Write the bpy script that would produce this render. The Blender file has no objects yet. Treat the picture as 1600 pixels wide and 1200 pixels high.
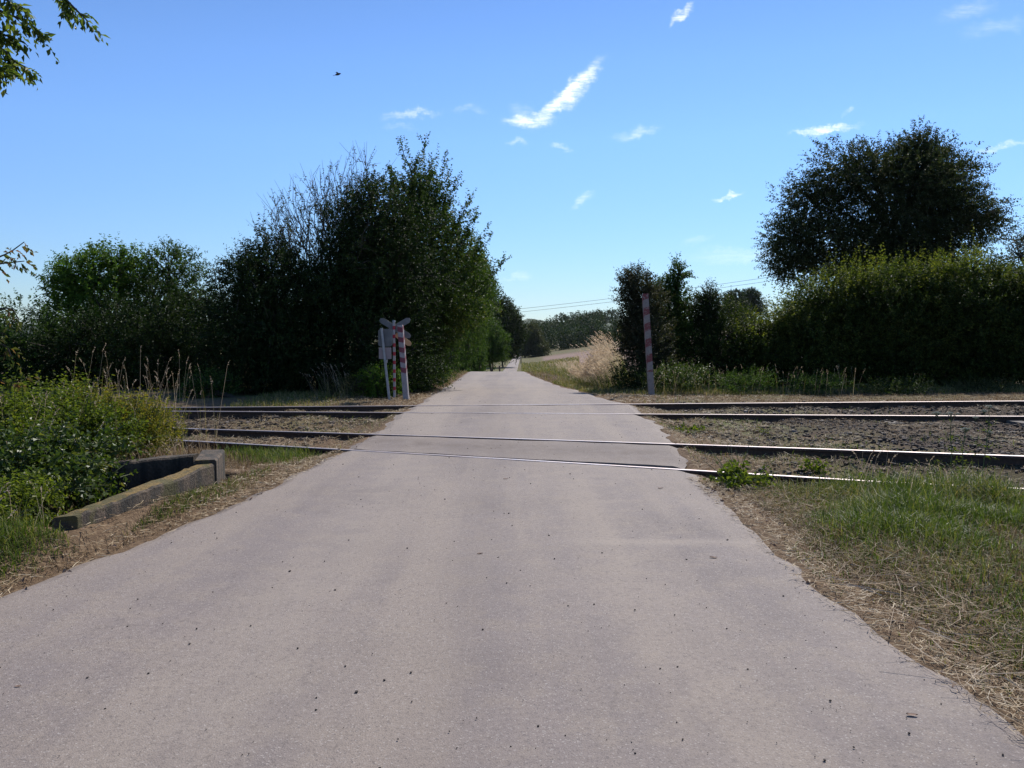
import bpy, math
import numpy as np
from mathutils import Vector

S = bpy.context.scene
COL = S.collection
F = 1300.0; CAMH = 1.6; PITCH = math.atan(80/1300)
SUN_AZ, SUN_EL = math.radians(27), math.radians(44)

# ------------------------------------------------------------------ helpers
def at(x, y, Y):
    """photo pixel at ground distance Y -> point in the place"""
    a = (x-800)/F; b = -(y-600)/F
    c, s = math.cos(PITCH), math.sin(PITCH)
    dy = c+b*s; dz = -s+b*c
    k = Y/dy
    return np.array([a*k, Y, CAMH+dz*k])

def arr_mesh(name, V, Fq, smooth=False):
    V = np.asarray(V, dtype=np.float32); Fq = np.asarray(Fq, dtype=np.int32)
    me = bpy.data.meshes.new(name)
    n, k = Fq.shape
    me.vertices.add(len(V)); me.vertices.foreach_set('co', V.ravel())
    me.loops.add(n*k); me.loops.foreach_set('vertex_index', Fq.ravel())
    me.polygons.add(n)
    me.polygons.foreach_set('loop_start', np.arange(n, dtype=np.int32)*k)
    me.polygons.foreach_set('loop_total', np.full(n, k, dtype=np.int32))
    me.polygons.foreach_set('use_smooth', np.full(n, smooth, dtype=bool))
    me.update(calc_edges=True)
    return me

def link(name, me, mat=None, parent=None):
    o = bpy.data.objects.new(name, me); COL.objects.link(o)
    if mat is not None: me.materials.append(mat)
    if parent is not None: o.parent = parent
    return o

def tag(o, label=None, cat=None, group=None, kind=None):
    if label: o['label'] = label
    if cat: o['category'] = cat
    if group: o['group'] = group
    if kind: o['kind'] = kind
    return o

def thing(name, label, cat, loc=(0, 0, 0), group=None):
    o = bpy.data.objects.new(name, None); COL.objects.link(o)
    o.location = tuple(float(v) for v in loc); o.empty_display_size = .2
    return tag(o, label, cat, group)

class MB:
    """collects quads"""
    def __init__(s): s.V = []; s.Q = []; s.n = 0
    def add(s, V, Q):
        V = np.asarray(V, float).reshape(-1, 3); Q = np.asarray(Q, int).reshape(-1, 4)
        s.V.append(V); s.Q.append(Q+s.n); s.n += len(V)
    def tube(s, pts, rad, sides=6, cap=True):
        pts = np.asarray(pts, float); m = len(pts)
        rad = np.broadcast_to(np.asarray(rad, float), (m,))
        t = np.gradient(pts, axis=0); t /= np.linalg.norm(t, axis=1)[:, None]+1e-9
        ref = np.array([0, 0, 1.]) if abs(t[0][2]) < .9 else np.array([1., 0, 0])
        a = np.cross(t, ref); a /= np.linalg.norm(a, axis=1)[:, None]+1e-9
        b = np.cross(t, a)
        ang = np.arange(sides)*2*np.pi/sides
        ring = pts[:, None]+rad[:, None, None]*(a[:, None]*np.cos(ang)[None, :, None]+b[:, None]*np.sin(ang)[None, :, None])
        V = ring.reshape(-1, 3)
        i, j = np.meshgrid(np.arange(m-1), np.arange(sides), indexing='ij')
        j2 = (j+1) % sides
        Q = np.stack([i*sides+j, i*sides+j2, (i+1)*sides+j2, (i+1)*sides+j], -1).reshape(-1, 4)
        s.add(V, Q)
        if cap and sides == 4:
            s.add(ring[0], [[3, 2, 1, 0]]); s.add(ring[-1], [[0, 1, 2, 3]])
        elif cap and sides >= 6 and sides % 2 == 0:
            q = [[0, k, k+1, k+2] for k in range(1, sides-2, 2)]
            s.add(ring[-1], q); s.add(ring[0], [list(reversed(z)) for z in q])
    def box(s, c, h, rot=None):
        c = np.asarray(c, float); h = np.asarray(h, float)
        v = np.array([[x, y, z] for x in (-1, 1) for y in (-1, 1) for z in (-1, 1)], float)*h
        if rot is not None: v = v @ np.asarray(rot).T
        s.add(v+c, [[0, 1, 3, 2], [4, 6, 7, 5], [0, 4, 5, 1], [2, 3, 7, 6], [0, 2, 6, 4], [1, 5, 7, 3]])
    def build(s, name, mat, parent=None, smooth=False):
        me = arr_mesh(name, np.concatenate(s.V), np.concatenate(s.Q), smooth)
        o = link(name, me, mat, parent)
        if parent is not None and parent.type == 'EMPTY':
            L = np.array(parent.location)
            co = np.concatenate(s.V)-L
            me.vertices.foreach_set('co', co.astype(np.float32).ravel()); me.update()
        return o

def unit(v): return v/(np.linalg.norm(v, axis=-1, keepdims=True)+1e-9)

def vnoise(x, y, seed=0):
    """cheap smooth 2-D noise in -1..1 made of sines"""
    r = np.random.default_rng(seed); o = 0
    for k in range(7):
        a, b, p = r.normal(0, 1), r.normal(0, 1), r.uniform(0, 6.28)
        o = o+np.sin(x*a+y*b+p)
    return o/4

# ------------------------------------------------------------------ foliage
def leaves(C, A, N, ln, wd, fold=.25):
    """diamond leaves: centre-base C, axis A, normal N"""
    W = unit(np.cross(A, N)); N = np.cross(W, A)
    ln = ln[:, None]; wd = wd[:, None]
    b = C; t = C+A*ln-N*ln*.12
    m = C+A*ln*.45
    l = m+W*wd*.5+N*wd*fold; r = m-W*wd*.5+N*wd*fold
    V = np.stack([b, r, t, l], 1).reshape(-1, 3)
    Q = np.arange(len(C)*4).reshape(-1, 4)
    return V, Q

def shoots(P, D, L, k, ln, wd, rng, spread=.9, droop=.15, hang=.25, t0=.1):
    n = len(P); D = unit(D)
    L = np.broadcast_to(np.asarray(L, float), (n,))*rng.uniform(.6, 1.25, n)
    t = np.clip(np.linspace(t0, 1, k)[None]+rng.normal(0, .06, (n, k)), 0, 1.03)
    pos = P[:, None]+D[:, None]*(L[:, None]*t)[..., None]
    pos[..., 2] -= droop*L[:, None]*t**2
    rv = unit(np.cross(np.broadcast_to(D[:, None], (n, k, 3)), rng.normal(0, 1, (n, k, 3))))
    A = unit(D[:, None]*(1-spread*.55)+rv*spread+np.array([0, 0, -hang])+rng.normal(0, .15, (n, k, 3)))
    N = unit(rng.normal(0, .75, (n, k, 3))+np.array([0, 0, 1.0]))
    sz = rng.uniform(.6, 1.2, (n, k))*(1-.35*t**3)
    V, Q = leaves(pos.reshape(-1, 3), A.reshape(-1, 3), N.reshape(-1, 3), (ln*sz).ravel(), (wd*sz).ravel())
    return V, Q

def twig_tubes(mb, P, D, L, r, rng, droop=.15, sides=3):
    D = unit(D)
    for p, d in zip(P, D):
        t = np.linspace(0, 1, 4)[:, None]
        pts = p+d*L*t; pts[:, 2] -= droop*L*t[:, 0]**2
        mb.tube(pts, np.linspace(r, r*.4, 4), sides, cap=False)

def E(x, y, rx, ry, Y, dp=1.0):
    c = at(x, y, Y); k = Y/F
    return (c, np.array([rx*k, .5*(rx+ry)*k*dp, ry*k]))

def crown_points(ells, n, rng, shell=.55, up=.45, rough=.5, lump=.2):
    w = np.array([e[1][0]*e[1][2]+e[1][1]*e[1][2]+e[1][0]*e[1][1] for e in ells]); w = w/w.sum()
    idx = rng.choice(len(ells), n, p=w)
    c = np.array([e[0] for e in ells])[idx]; R = np.array([e[1] for e in ells])[idx]
    d = unit(rng.normal(0, 1, (n, 3)))
    ph = idx*1.7
    lum = np.sin(d[:, 0]*4.1+ph)+np.sin(d[:, 1]*4.7+ph*2.3)+np.sin(d[:, 2]*5.3+ph*.7)+np.sin((d[:, 0]+d[:, 2])*8.3+ph)
    r = (1-shell*rng.random(n)**1.5)*(1+lump*lum/2.5)
    P = c+d*R*r[:, None]
    D = unit(d*.9+np.array([0, 0, up])+rng.normal(0, rough, (n, 3)))
    return P, D

def bend(a, b, m=7, sag=.12, rng=None):
    a = np.asarray(a, float); b = np.asarray(b, float)
    t = np.linspace(0, 1, m)[:, None]
    p = a+(b-a)*t
    ln = np.linalg.norm(b-a)
    p[:, 2] += np.sin(t[:, 0]*np.pi)*sag*ln
    if rng is not None: p[1:-1] += rng.normal(0, .025*ln, (m-2, 3))
    return p

def tree(name, label, cat, base, ells, n, leafmat, barkmat, seed, L=.5, k=12, ln=.09, wd=.05, shell=.55, up=.45,
         rough=.5, lump=.2, trunk_r=.12, nbr=120, group=None, stems=1, extra=None, crown='crown', minz=None, twigs=0, hang=.25, stem_name='trunk'):
    rng = np.random.default_rng(seed)
    base = np.asarray(base, float)
    root = thing(name, label, cat, base, group)
    P, D = crown_points(ells, n, rng, shell, up, rough, lump)
    if minz is None: minz = base[2]+.05
    keep = P[:, 2] > minz; P = P[keep]; D = D[keep]
    if extra is not None:
        P = np.concatenate([P, extra[0]]); D = np.concatenate([D, extra[1]])
    V, Q = shoots(P, D, L, k, ln, wd, rng, hang=hang)
    mb = MB(); mb.add(V, Q); mb.build(crown, leafmat, root)
    tb = MB()
    top = max(ells, key=lambda e: e[0][2])[0]
    cen = np.mean([e[0] for e in ells], axis=0)
    for s in range(stems):
        off = np.array([rng.normal(0, .25*(stems > 1)), rng.normal(0, .2*(stems > 1)), -.1])
        tgt = top if s == 0 else ells[s % len(ells)][0]
        path = bend(base+off, tgt, 8, 0, rng)
        tb.tube(path, np.linspace(trunk_r, trunk_r*.25, 8), 8, cap=False)
        if s == 0: main = path
    for e in ells:
        j = np.argmin(np.linalg.norm(main-e[0], axis=1)); j = max(1, j-2)
        tb.tube(bend(main[j], e[0], 6, .05, rng), np.linspace(trunk_r*.5, trunk_r*.18, 6), 6, cap=False)
    if nbr:
        for i in rng.choice(len(P), min(nbr, len(P)), replace=False):
            e = min(ells, key=lambda e: np.linalg.norm(e[0]-P[i]))
            tb.tube(bend(e[0]+(P[i]-e[0])*.1, P[i]+D[i]*L*.6, 5, .06, rng), np.linspace(trunk_r*.16, .006, 5), 4, cap=False)
    if twigs:
        ii = rng.choice(len(P), min(twigs, len(P)), replace=False)
        twig_tubes(tb, P[ii], D[ii], L, .006, rng)
    tb.build(stem_name, barkmat, root)
    return root

def blades(P, h, w, lean, rng, heading=None, hs=.5):
    n = len(P)
    h = np.broadcast_to(h, (n,))*rng.uniform(1-hs, 1+hs*.6, n); w = np.broadcast_to(w, (n,))*rng.uniform(.6, 1.3, n)
    ph = rng.uniform(0, 2*np.pi, n) if heading is None else heading+rng.normal(0, .7, n)
    le = np.abs(np.broadcast_to(lean, (n,))*rng.uniform(.2, 1.6, n))
    d = np.stack([np.cos(ph), np.sin(ph), 0*ph], 1)
    q = ph+rng.uniform(.6, 2.5, n)
    s = np.stack([np.cos(q), np.sin(q), 0*ph], 1)*w[:, None]*.5
    z = np.array([0, 0, 1.])
    up = 1/np.sqrt(1+le**2)
    m = P+z*(h*up*.6)[:, None]+d*(h*le*up*.35)[:, None]
    t = P+z*(h*up*np.maximum(.15, 1-.25*le))[:, None]+d*(h*le*up)[:, None]
    V = np.stack([P-s, P+s, m-s*.8, m+s*.8, t-s*.12, t+s*.12], 1).reshape(-1, 3)
    i = np.arange(n)[:, None]*6
    Q = np.concatenate([i+np.array([[0, 1, 3, 2]]), i+np.array([[2, 3, 5, 4]])], 1).reshape(-1, 4)
    return V, Q

def lying(P, ln, w, rng, tilt=.08, heading=None):
    """straw lying on a surface: crossed thin strips"""
    n = len(P); ln = ln*rng.uniform(.3, 1.3, n); w = w*rng.uniform(.6, 1.3, n)
    ph = rng.uniform(0, 6.283, n) if heading is None else heading+rng.normal(0, .5, n)
    d = unit(np.stack([np.cos(ph), np.sin(ph), rng.normal(0, tilt, n)], 1))
    s = np.stack([-np.sin(ph), np.cos(ph), rng.normal(0, .5, n)], 1)*w[:, None]*.5
    c = P+np.array([0, 0, .012])+np.stack([0*ph, 0*ph, np.abs(d[:, 2])*ln*.5], 1)
    b = np.stack([np.sin(ph), -np.cos(ph), 0*ph], 1)*(rng.normal(0, .1, n)*ln)[:, None]
    a0 = c-d*ln[:, None]*.5; a1 = c+b; a2 = c+d*ln[:, None]*.5
    V = np.stack([a0-s, a0+s, a1-s, a1+s, a2-s*.4, a2+s*.4], 1).reshape(-1, 3)
    i = np.arange(n)[:, None]*6
    Q = np.concatenate([i+np.array([[0, 1, 3, 2]]), i+np.array([[2, 3, 5, 4]])], 1).reshape(-1, 4)
    return V, Q

def pebbles(P, r, rng, squash=.7):
    n = len(P); r = r*rng.uniform(.45, 1.3, n)
    base = np.array([[x, y, z] for x in (-1, 1) for y in (-1, 1) for z in (-1, 1)], float)*.62
    V = base[None]*r[:, None, None]*rng.uniform(.6, 1.25, (n, 8, 3))
    a = rng.uniform(0, 6.28, n); c, s = np.cos(a), np.sin(a)
    X = V[..., 0]*c[:, None]-V[..., 1]*s[:, None]; Yv = V[..., 0]*s[:, None]+V[..., 1]*c[:, None]
    V = np.stack([X, Yv, V[..., 2]*squash], -1)+P[:, None]
    q = np.array([[0, 1, 3, 2], [4, 6, 7, 5], [0, 4, 5, 1], [2, 3, 7, 6], [0, 2, 6, 4], [1, 5, 7, 3]])
    Q = (np.arange(n)[:, None, None]*8+q[None]).reshape(-1, 4)
    return V.reshape(-1, 3), Q

# ------------------------------------------------------------------ materials
class NT:
    def __init__(s, name):
        s.m = bpy.data.materials.new(name); s.m.use_nodes = True
        s.t = s.m.node_tree; s.n = s.t.nodes; s.p = s.n['Principled BSDF']; s.out = s.n['Material Output']
    def new(s, typ, **kw):
        nd = s.n.new(typ)
        for k, v in kw.items(): setattr(nd, k, v)
        return nd
    def lk(s, a, b): s.t.links.new(a, b)
    def noise(s, scale, detail=4, rough=.55, vec=None, dist=0):
        nd = s.new('ShaderNodeTexNoise'); nd.inputs['Scale'].default_value = scale; nd.inputs['Detail'].default_value = detail
        nd.inputs['Roughness'].default_value = rough; nd.inputs['Distortion'].default_value = dist
        if vec is not None: s.lk(vec, nd.inputs['Vector'])
        return nd.outputs['Fac']
    def ramp(s, fac, stops, interp='LINEAR'):
        nd = s.new('ShaderNodeValToRGB'); r = nd.color_ramp; r.interpolation = interp
        while len(r.elements) < len(stops): r.elements.new(.5)
        for e, (p, c) in zip(r.elements, stops):
            e.position = p; e.color = (*c, 1) if not np.isscalar(c) else (c, c, c, 1)
        s.lk(fac, nd.inputs['Fac']); return nd.outputs['Color']
    def mix(s, fac, a, b, mode='MIX'):
        nd = s.new('ShaderNodeMix', data_type='RGBA', blend_type=mode)
        for v, i in ((fac, 0), (a, 6), (b, 7)):
            if hasattr(v, 'is_linked'): s.lk(v, nd.inputs[i])
            elif i == 0: nd.inputs[0].default_value = v
            else: nd.inputs[i].default_value = (*v, 1)
        return nd.outputs[2]
    def math(s, op, a, b=0., c=0.):
        nd = s.new('ShaderNodeMath', operation=op)
        for i, v in enumerate((a, b, c)):
            if hasattr(v, 'is_linked'): s.lk(v, nd.inputs[i])
            else: nd.inputs[i].default_value = v
        return nd.outputs[0]
    def bump(s, h, strength=.4, dist=.02):
        nd = s.new('ShaderNodeBump'); nd.inputs['Strength'].default_value = strength; nd.inputs['Distance'].default_value = dist
        s.lk(h, nd.inputs['Height']); s.lk(nd.outputs[0], s.p.inputs['Normal'])
    def obj(s): return s.new('ShaderNodeTexCoord').outputs['Object']
    def pos(s): return s.new('ShaderNodeNewGeometry').outputs['Position']
    def color(s, c): s.lk(c, s.p.inputs['Base Color']) if hasattr(c, 'is_linked') else setattr(s.p.inputs['Base Color'], 'default_value', (*c, 1))
    def rough(s, r): s.p.inputs['Roughness'].default_value = r

def leaf_mat(name, stops, transl=.35, rough=.6, spec=.15, nscale=.8, clump=.5, tcol=1.6, tint=(1.15, 1.25, .55)):
    M = NT(name); g = M.new('ShaderNodeNewGeometry')
    rnd = g.outputs['Random Per Island']
    no = M.noise(nscale, 3, .6, g.outputs['Position'])
    no = M.math('MULTIPLY_ADD', M.math('SUBTRACT', no, .5), 2.0*clump, 0.0)
    f = M.math('ADD', M.math('MULTIPLY_ADD', M.math('SUBTRACT', rnd, .5), 1-clump*.4, .5), no)
    c = M.ramp(f, stops)
    M.color(c); M.rough(rough); M.p.inputs['Specular IOR Level'].default_value = spec
    tr = M.new('ShaderNodeBsdfTranslucent')
    c2 = M.mix(1.0, c, tuple(q*tcol/1.6 for q in tint), 'MULTIPLY')
    M.lk(c2, tr.inputs['Color'])
    mx = M.new('ShaderNodeMixShader'); mx.inputs[0].default_value = transl
    M.lk(M.p.outputs[0], mx.inputs[1]); M.lk(tr.outputs[0], mx.inputs[2]); M.lk(mx.outputs[0], M.out.inputs['Surface'])
    return M.m

def simple_mat(name, c1, c2, scale, rough=.85, bump=.3, dist=.01, metal=0, spec=.3):
    M = NT(name); v = M.obj()
    f = M.noise(scale, 6, .6, v)
    M.color(M.ramp(f, [(.3, c1), (.7, c2)])); M.rough(rough); M.p.inputs['Metallic'].default_value = metal
    M.p.inputs['Specular IOR Level'].default_value = spec
    if bump: M.bump(f, bump, dist)
    return M.m

LM = {}
LM['dark'] = leaf_mat('leaf_dark_green', [(0, (.009, .016, .005)), (.45, (.018, .033, .009)), (.8, (.034, .058, .014)), (1, (.065, .09, .022))], .28)
LM['mid'] = leaf_mat('leaf_mid_green', [(0, (.02, .04, .01)), (.5, (.045, .085, .018)), (.85, (.085, .135, .028)), (1, (.13, .17, .04))], .38)
LM['bright'] = leaf_mat('leaf_bright_green', [(0, (.03, .065, .012)), (.5, (.075, .14, .02)), (.85, (.12, .19, .03)), (1, (.17, .21, .05))], .42)
LM['olive'] = leaf_mat('leaf_olive', [(0, (.025, .03, .012)), (.5, (.05, .06, .02)), (.85, (.085, .09, .035)), (1, (.12, .10, .05))], .28)
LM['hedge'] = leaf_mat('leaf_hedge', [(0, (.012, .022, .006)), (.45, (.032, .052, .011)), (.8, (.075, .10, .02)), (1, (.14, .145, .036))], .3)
LM['yellow'] = leaf_mat('leaf_yellow_green', [(0, (.06, .075, .012)), (.45, (.15, .155, .024)), (.8, (.26, .22, .035)), (1, (.38, .25, .045))], .48)
LM['bramble'] = leaf_mat('leaf_bramble', [(0, (.025, .045, .010)), (.5, (.058, .092, .018)), (.85, (.105, .135, .03)), (1, (.20, .17, .05))], .34, rough=.45, spec=.3)
LM['red'] = leaf_mat('leaf_reddish', [(0, (.05, .08, .02)), (.5, (.11, .12, .03)), (.8, (.19, .10, .055)), (1, (.30, .13, .09))], .4)
LM['cherry'] = leaf_mat('leaf_cherry', [(0, (.014, .03, .008)), (.45, (.036, .068, .014)), (.8, (.078, .115, .022)), (1, (.13, .13, .04))], .4, rough=.5, spec=.2)
LM['overhang'] = leaf_mat('leaf_overhang', [(0, (.05, .085, .018)), (.45, (.11, .15, .032)), (.8, (.18, .20, .05)), (1, (.26, .17, .08))], .5, rough=.45, spec=.3)
LM['sunlit_top'] = leaf_mat('leaf_sunlit_top', [(0, (.04, .058, .012)), (.5, (.095, .12, .022)), (.85, (.17, .175, .034)), (1, (.24, .21, .05))], .5)  # paler yellow green leaf colour, painting sunlight onto the hedge top
LM['spread'] = leaf_mat('leaf_spreading_tree', [(0, (.016, .024, .012)), (.5, (.036, .050, .020)), (.8, (.065, .078, .03)), (1, (.10, .085, .05))], .3)
LM['purple'] = leaf_mat('leaf_purple_green', [(0, (.018, .022, .014)), (.5, (.04, .046, .024)), (.8, (.07, .07, .036)), (1, (.11, .08, .058))], .3)
LM['far'] = leaf_mat('leaf_far_wood', [(0, (.014, .027, .009)), (.5, (.026, .046, .014)), (.85, (.05, .075, .022)), (1, (.07, .10, .03))], .2, nscale=.06)
LM['weed'] = leaf_mat('leaf_weed', [(0, (.05, .075, .011)), (.5, (.11, .145, .022)), (.85, (.17, .19, .032)), (1, (.26, .23, .055))], .48, rough=.42)
GM = {}
GM['dry'] = leaf_mat('blade_dry', [(0, (.07, .042, .022)), (.4, (.18, .115, .058)), (.75, (.32, .23, .13)), (1, (.56, .46, .31))], .25, rough=.7, spec=.2, nscale=1.3, clump=.35, tcol=1.3, tint=(1.2, 1.15, 1.05))
GM['mixed'] = leaf_mat('blade_mixed', [(0, (.05, .09, .02)), (.35, (.10, .13, .03)), (.6, (.22, .18, .07)), (1, (.42, .33, .18))], .32, rough=.6, spec=.25, nscale=1.1, clump=.6)
GM['straw'] = leaf_mat('straw', [(0, (.14, .085, .045)), (.35, (.30, .21, .115)), (.7, (.47, .37, .23)), (1, (.66, .57, .42))], .2, rough=.65, spec=.2, nscale=1.3, clump=.35, tcol=1.3, tint=(1.2, 1.15, 1.05))
GM['green'] = leaf_mat('blade_green', [(0, (.035, .06, .010)), (.45, (.075, .115, .02)), (.72, (.13, .165, .034)), (1, (.30, .25, .11))], .38, rough=.5, nscale=1.6, clump=.4)
GM['seed'] = leaf_mat('seed_heads', [(0, (.28, .22, .15)), (.5, (.45, .36, .26)), (1, (.62, .52, .40))], .35, rough=.75, spec=.1, tcol=1.5, tint=(1.2, 1.15, 1.05))
GM['pink'] = leaf_mat('seed_heads_pink', [(0, (.30, .22, .15)), (.5, (.50, .40, .29)), (1, (.72, .62, .49))], .5, rough=.75, spec=.1, tcol=1.5, tint=(1.2, 1.15, 1.05))
BARK = simple_mat('bark', (.03, .024, .018), (.085, .07, .055), 14, .9, .5, .02)
TWIG = simple_mat('twig_bark', (.05, .04, .034), (.10, .085, .075), 20, .85, .2, .005)
STEM = simple_mat('green_stem', (.06, .09, .03), (.12, .13, .05), 10, .7, .1)
DSTEM = simple_mat('dry_stem', (.30, .23, .14), (.48, .40, .27), 8, .8, .1)

# ------------------------------------------------------------------ the lie of the land
R1 = (10.55, -.31); R2 = (12.13, -.31); R3 = (15.4, 0.); R4 = (16.91, 0.)
RAILPX = [[(310, 690), (430, 696), (540, 703.5), (800, 716.5), (1080, 737), (1370, 752)],
          [(300, 670), (540, 677), (800, 687), (1050, 693.5), (1370, 703), (1600, 714.5)],
          [(300, 643), (640, 644.5), (800, 646), (1000, 646.5), (1600, 651)],
          [(300, 637), (660, 634), (800, 632.5), (985, 631), (1600, 627)]]
RAILXZ = []
for (a, b), px in zip((R1, R2, R3, R4), RAILPX):
    xs, zs = [], []
    for x, y in px:
        Y = 12.
        for _ in range(20): Y = a+b*at(x, y, Y)[0]
        p = at(x, y, Y); xs.append(p[0]); zs.append(p[2])
    xs = np.array(xs); zs = np.array(zs)
    c = np.polyfit(xs, zs, 2 if len(xs) > 5 else 1)
    RAILXZ.append((xs.min(), xs.max(), c))
def railz(i, X):
    lo, hi, c = RAILXZ[i]; return np.polyval(c, np.clip(X, lo, hi))
def raily(i, X):
    a, b = (R1, R2, R3, R4)[i]; return a+b*np.clip(X, -11, 30)

PY = np.array([20.5, 31.5, 45, 53, 60, 75, 100, 150, 200, 260, 400, 600, 1200, 4000])
PZ = np.array([.05, -.34, -.66, -.86, -1.3, -2.8, -5.6, -7.9, -8.0, -8.9, -10.6, -12.9, -20, -30])
def base(X, Y):
    X = np.asarray(X, float); Y = np.asarray(Y, float); X, Y = np.broadcast_arrays(X, Y)
    ky = [np.full(X.shape, -50.), raily(0, X)-3.2] + [raily(i, X) for i in range(4)] + [np.full(X.shape, 19.3)]
    kz = [np.zeros(X.shape), np.zeros(X.shape)] + [railz(i, X) for i in range(4)] + [np.full(X.shape, .08)]
    z = np.interp(Y, PY, PZ)
    z = np.where(Y < 20.5, .08+(np.clip(Y, 19.3, 20.5)-19.3)/1.2*(-.03), z)
    for i in range(len(ky)-1):
        t = (Y-ky[i])/np.maximum(ky[i+1]-ky[i], .05)
        z = np.where((t >= 0) & (t <= 1), kz[i]+(kz[i+1]-kz[i])*t, z)
    return z

LE = np.array([(-12, -3.9), (0, -3.75), (3.4, -3.4), (5.13, -3.16), (7.7, -2.68), (11.4, -2.32), (14, -2.15), (17.3, -2.02), (22, -2.1), (31.5, -2.35), (45, -2.62), (53, -2.75), (60, -3.0), (100, -3.6), (150, -3.0), (217, -2.3), (330, -.8), (470, 1.5), (600, 3.5), (700, 2)])
RE = np.array([(-12, 2.3), (0, 2.25), (3.5, 2.14), (5.13, 2.0), (7.4, 2.08), (9.2, 2.12), (11.5, 2.34), (13.5, 2.45), (17, 2.42), (20, 2.2), (25, 1.9), (31.5, 1.62), (45, 1.0), (53, .85), (60, .6), (100, 0.), (150, .6), (217, 1.3), (330, 2.9), (470, 5.3), (600, 7.5), (700, 6)])
def redge(Y): return np.interp(Y, LE[:, 0], LE[:, 1]), np.interp(Y, RE[:, 0], RE[:, 1])
def sm(t): t = np.clip(t, 0, 1); return t*t*(3-2*t)

def road_off(X, Y):
    l, r = redge(Y); return np.maximum(l-X, X-r)     # >0 outside

def ground(X, Y):
    X = np.asarray(X, float); Y = np.asarray(Y, float); X, Y = np.broadcast_arrays(X, Y)
    z = base(X, Y).copy(); s = road_off(X, Y)
    y1 = raily(0, X); y4 = raily(3, X)
    tr = sm((Y-(y1-.75))/.5)*sm(((y4+.75)-Y)/.5)
    out = sm((s+.05)/.45)
    z = z-.03-.0*out
    z = np.where(s > -.12, z-.075*tr*out, z-.14*tr)
    z = z+(.035*vnoise(X*5, Y*5, 15)+.03*vnoise(X*2, Y*2.4, 16))*tr*out
    near = sm(s/.5)*(Y < 60)
    z = z+near*(.025*vnoise(X*3, Y*3, 3)+.035*vnoise(X*.9, Y*.9, 4))*(1-.5*tr)
    # raised bank on the right beyond the crossing, field rising to the right in the valley
    rgt = np.clip(X-redge(Y)[1], 0, 400)
    z = z+.28*sm((Y-21)/9)*sm((65-Y)/20)*sm(rgt/2.2)
    z = z+np.minimum(.13*np.clip(rgt-4, 0, 400), 22)*sm((Y-60)/60)*sm((900-Y)/300)
    lft = np.clip(redge(Y)[0]-X, 0, 400)
    z = z+.15*sm((Y-20)/6)*sm((60-Y)/20)*sm(lft/2)
    z = z+np.minimum(.04*np.clip(lft-14, 0, 400), 10)*sm((Y-60)/60)
    # right foreground bank, slightly higher than the road
    z = z+.06*sm((s-.3)/1.2)*sm((8.6-Y)/2)*(X > 0)
    z = z+np.interp(Y, [4.8, 5.8, 7.2, 8.4, 9.2, 10.5], [0, .15, .17, .09, .07, 0])*sm((s-.02)/.22)*(X < 0)
    # culvert pit on the left
    pit = sm((X+4.75)/.3)*sm((-3.24+(Y-6.05)*.09-X)/.1)*sm((Y-6.2)/.15)*sm((9.15-Y)/.15)
    z = z-1.1*pit
    z = np.where(s < -.12, np.minimum(z, base(X, Y)-.05), z)
    return z

def spaced(segs):
    o = []
    for a, b, n in segs: o.append(np.linspace(a, b, n, endpoint=False))
    return np.unique(np.concatenate(o+[[segs[-1][1]]]))
gx = spaced([(-2500, -600, 10), (-600, -120, 16), (-120, -30, 24), (-30, -9, 50), (-9, -1.5, 76), (-1.5, 1.5, 12), (1.5, 9, 76), (9, 30, 50), (30, 120, 30), (120, 600, 20), (600, 2500, 10)])
gy = spaced([(-40, -2, 16), (-2, 3, 20), (3, 24, 190), (24, 60, 100), (60, 150, 50), (150, 700, 60), (700, 4000, 30)])
GX, GY = np.meshgrid(gx, gy)
GZ = ground(GX, GY)
nx, ny = len(gx), len(gy)
i, j = np.meshgrid(np.arange(ny-1), np.arange(nx-1), indexing='ij')
Q = np.stack([i*nx+j, i*nx+j+1, (i+1)*nx+j+1, (i+1)*nx+j], -1).reshape(-1, 4)
gme = arr_mesh('ground', np.stack([GX, GY, GZ], -1).reshape(-1, 3), Q, True)
# what covers the soil: r = ballast/soil of the track bed, g = green cover, b = dry straw
s_ = road_off(GX, GY)
y1 = raily(0, GX); y4 = raily(3, GX)
bal = sm((GY-(y1-.2))/.4)*sm(((y4+.45)-GY)/.4)
bal = bal*sm((s_-.3)/4.2+.45*vnoise(GX*1.7, GY*1.7, 8))
grn = np.clip(.35+.55*vnoise(GX*.8, GY*.8, 11), 0, 1)*sm((s_-.5)/1.0)
grn = np.where(GY > 60, np.clip(.75+.3*vnoise(GX*.05, GY*.08, 12), 0, 1), grn)
fld = sm((GX-redge(GY)[1]-4-GY*.012)/3)*sm((GY-58)/20)*sm((420-GY)/60)          # stubble field in the valley
colr = np.stack([bal, grn, fld, np.ones_like(bal)], -1).reshape(-1, 4).astype(np.float32)
ca = gme.color_attributes.new('cover', 'FLOAT_COLOR', 'POINT'); ca.data.foreach_set('color', colr.ravel())
M = NT('ground_cover'); p = M.pos()
at_ = M.new('ShaderNodeAttribute', attribute_name='cover'); sp = M.new('ShaderNodeSeparateColor'); M.lk(at_.outputs['Color'], sp.inputs[0])
n1 = M.noise(2.2, 8, .65, p); n2 = M.noise(30, 6, .7, p); n3 = M.noise(.25, 5, .6, p)
dry = M.ramp(n2, [(.25, (.055, .036, .024)), (.5, (.13, .085, .05)), (.75, (.25, .175, .105))])
soil = M.ramp(n2, [(.3, (.022, .015, .010)), (.55, (.052, .035, .024)), (.8, (.13, .09, .063))])
green = M.ramp(n1, [(.3, (.04, .07, .018)), (.55, (.085, .115, .03)), (.8, (.17, .16, .06))])
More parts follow.
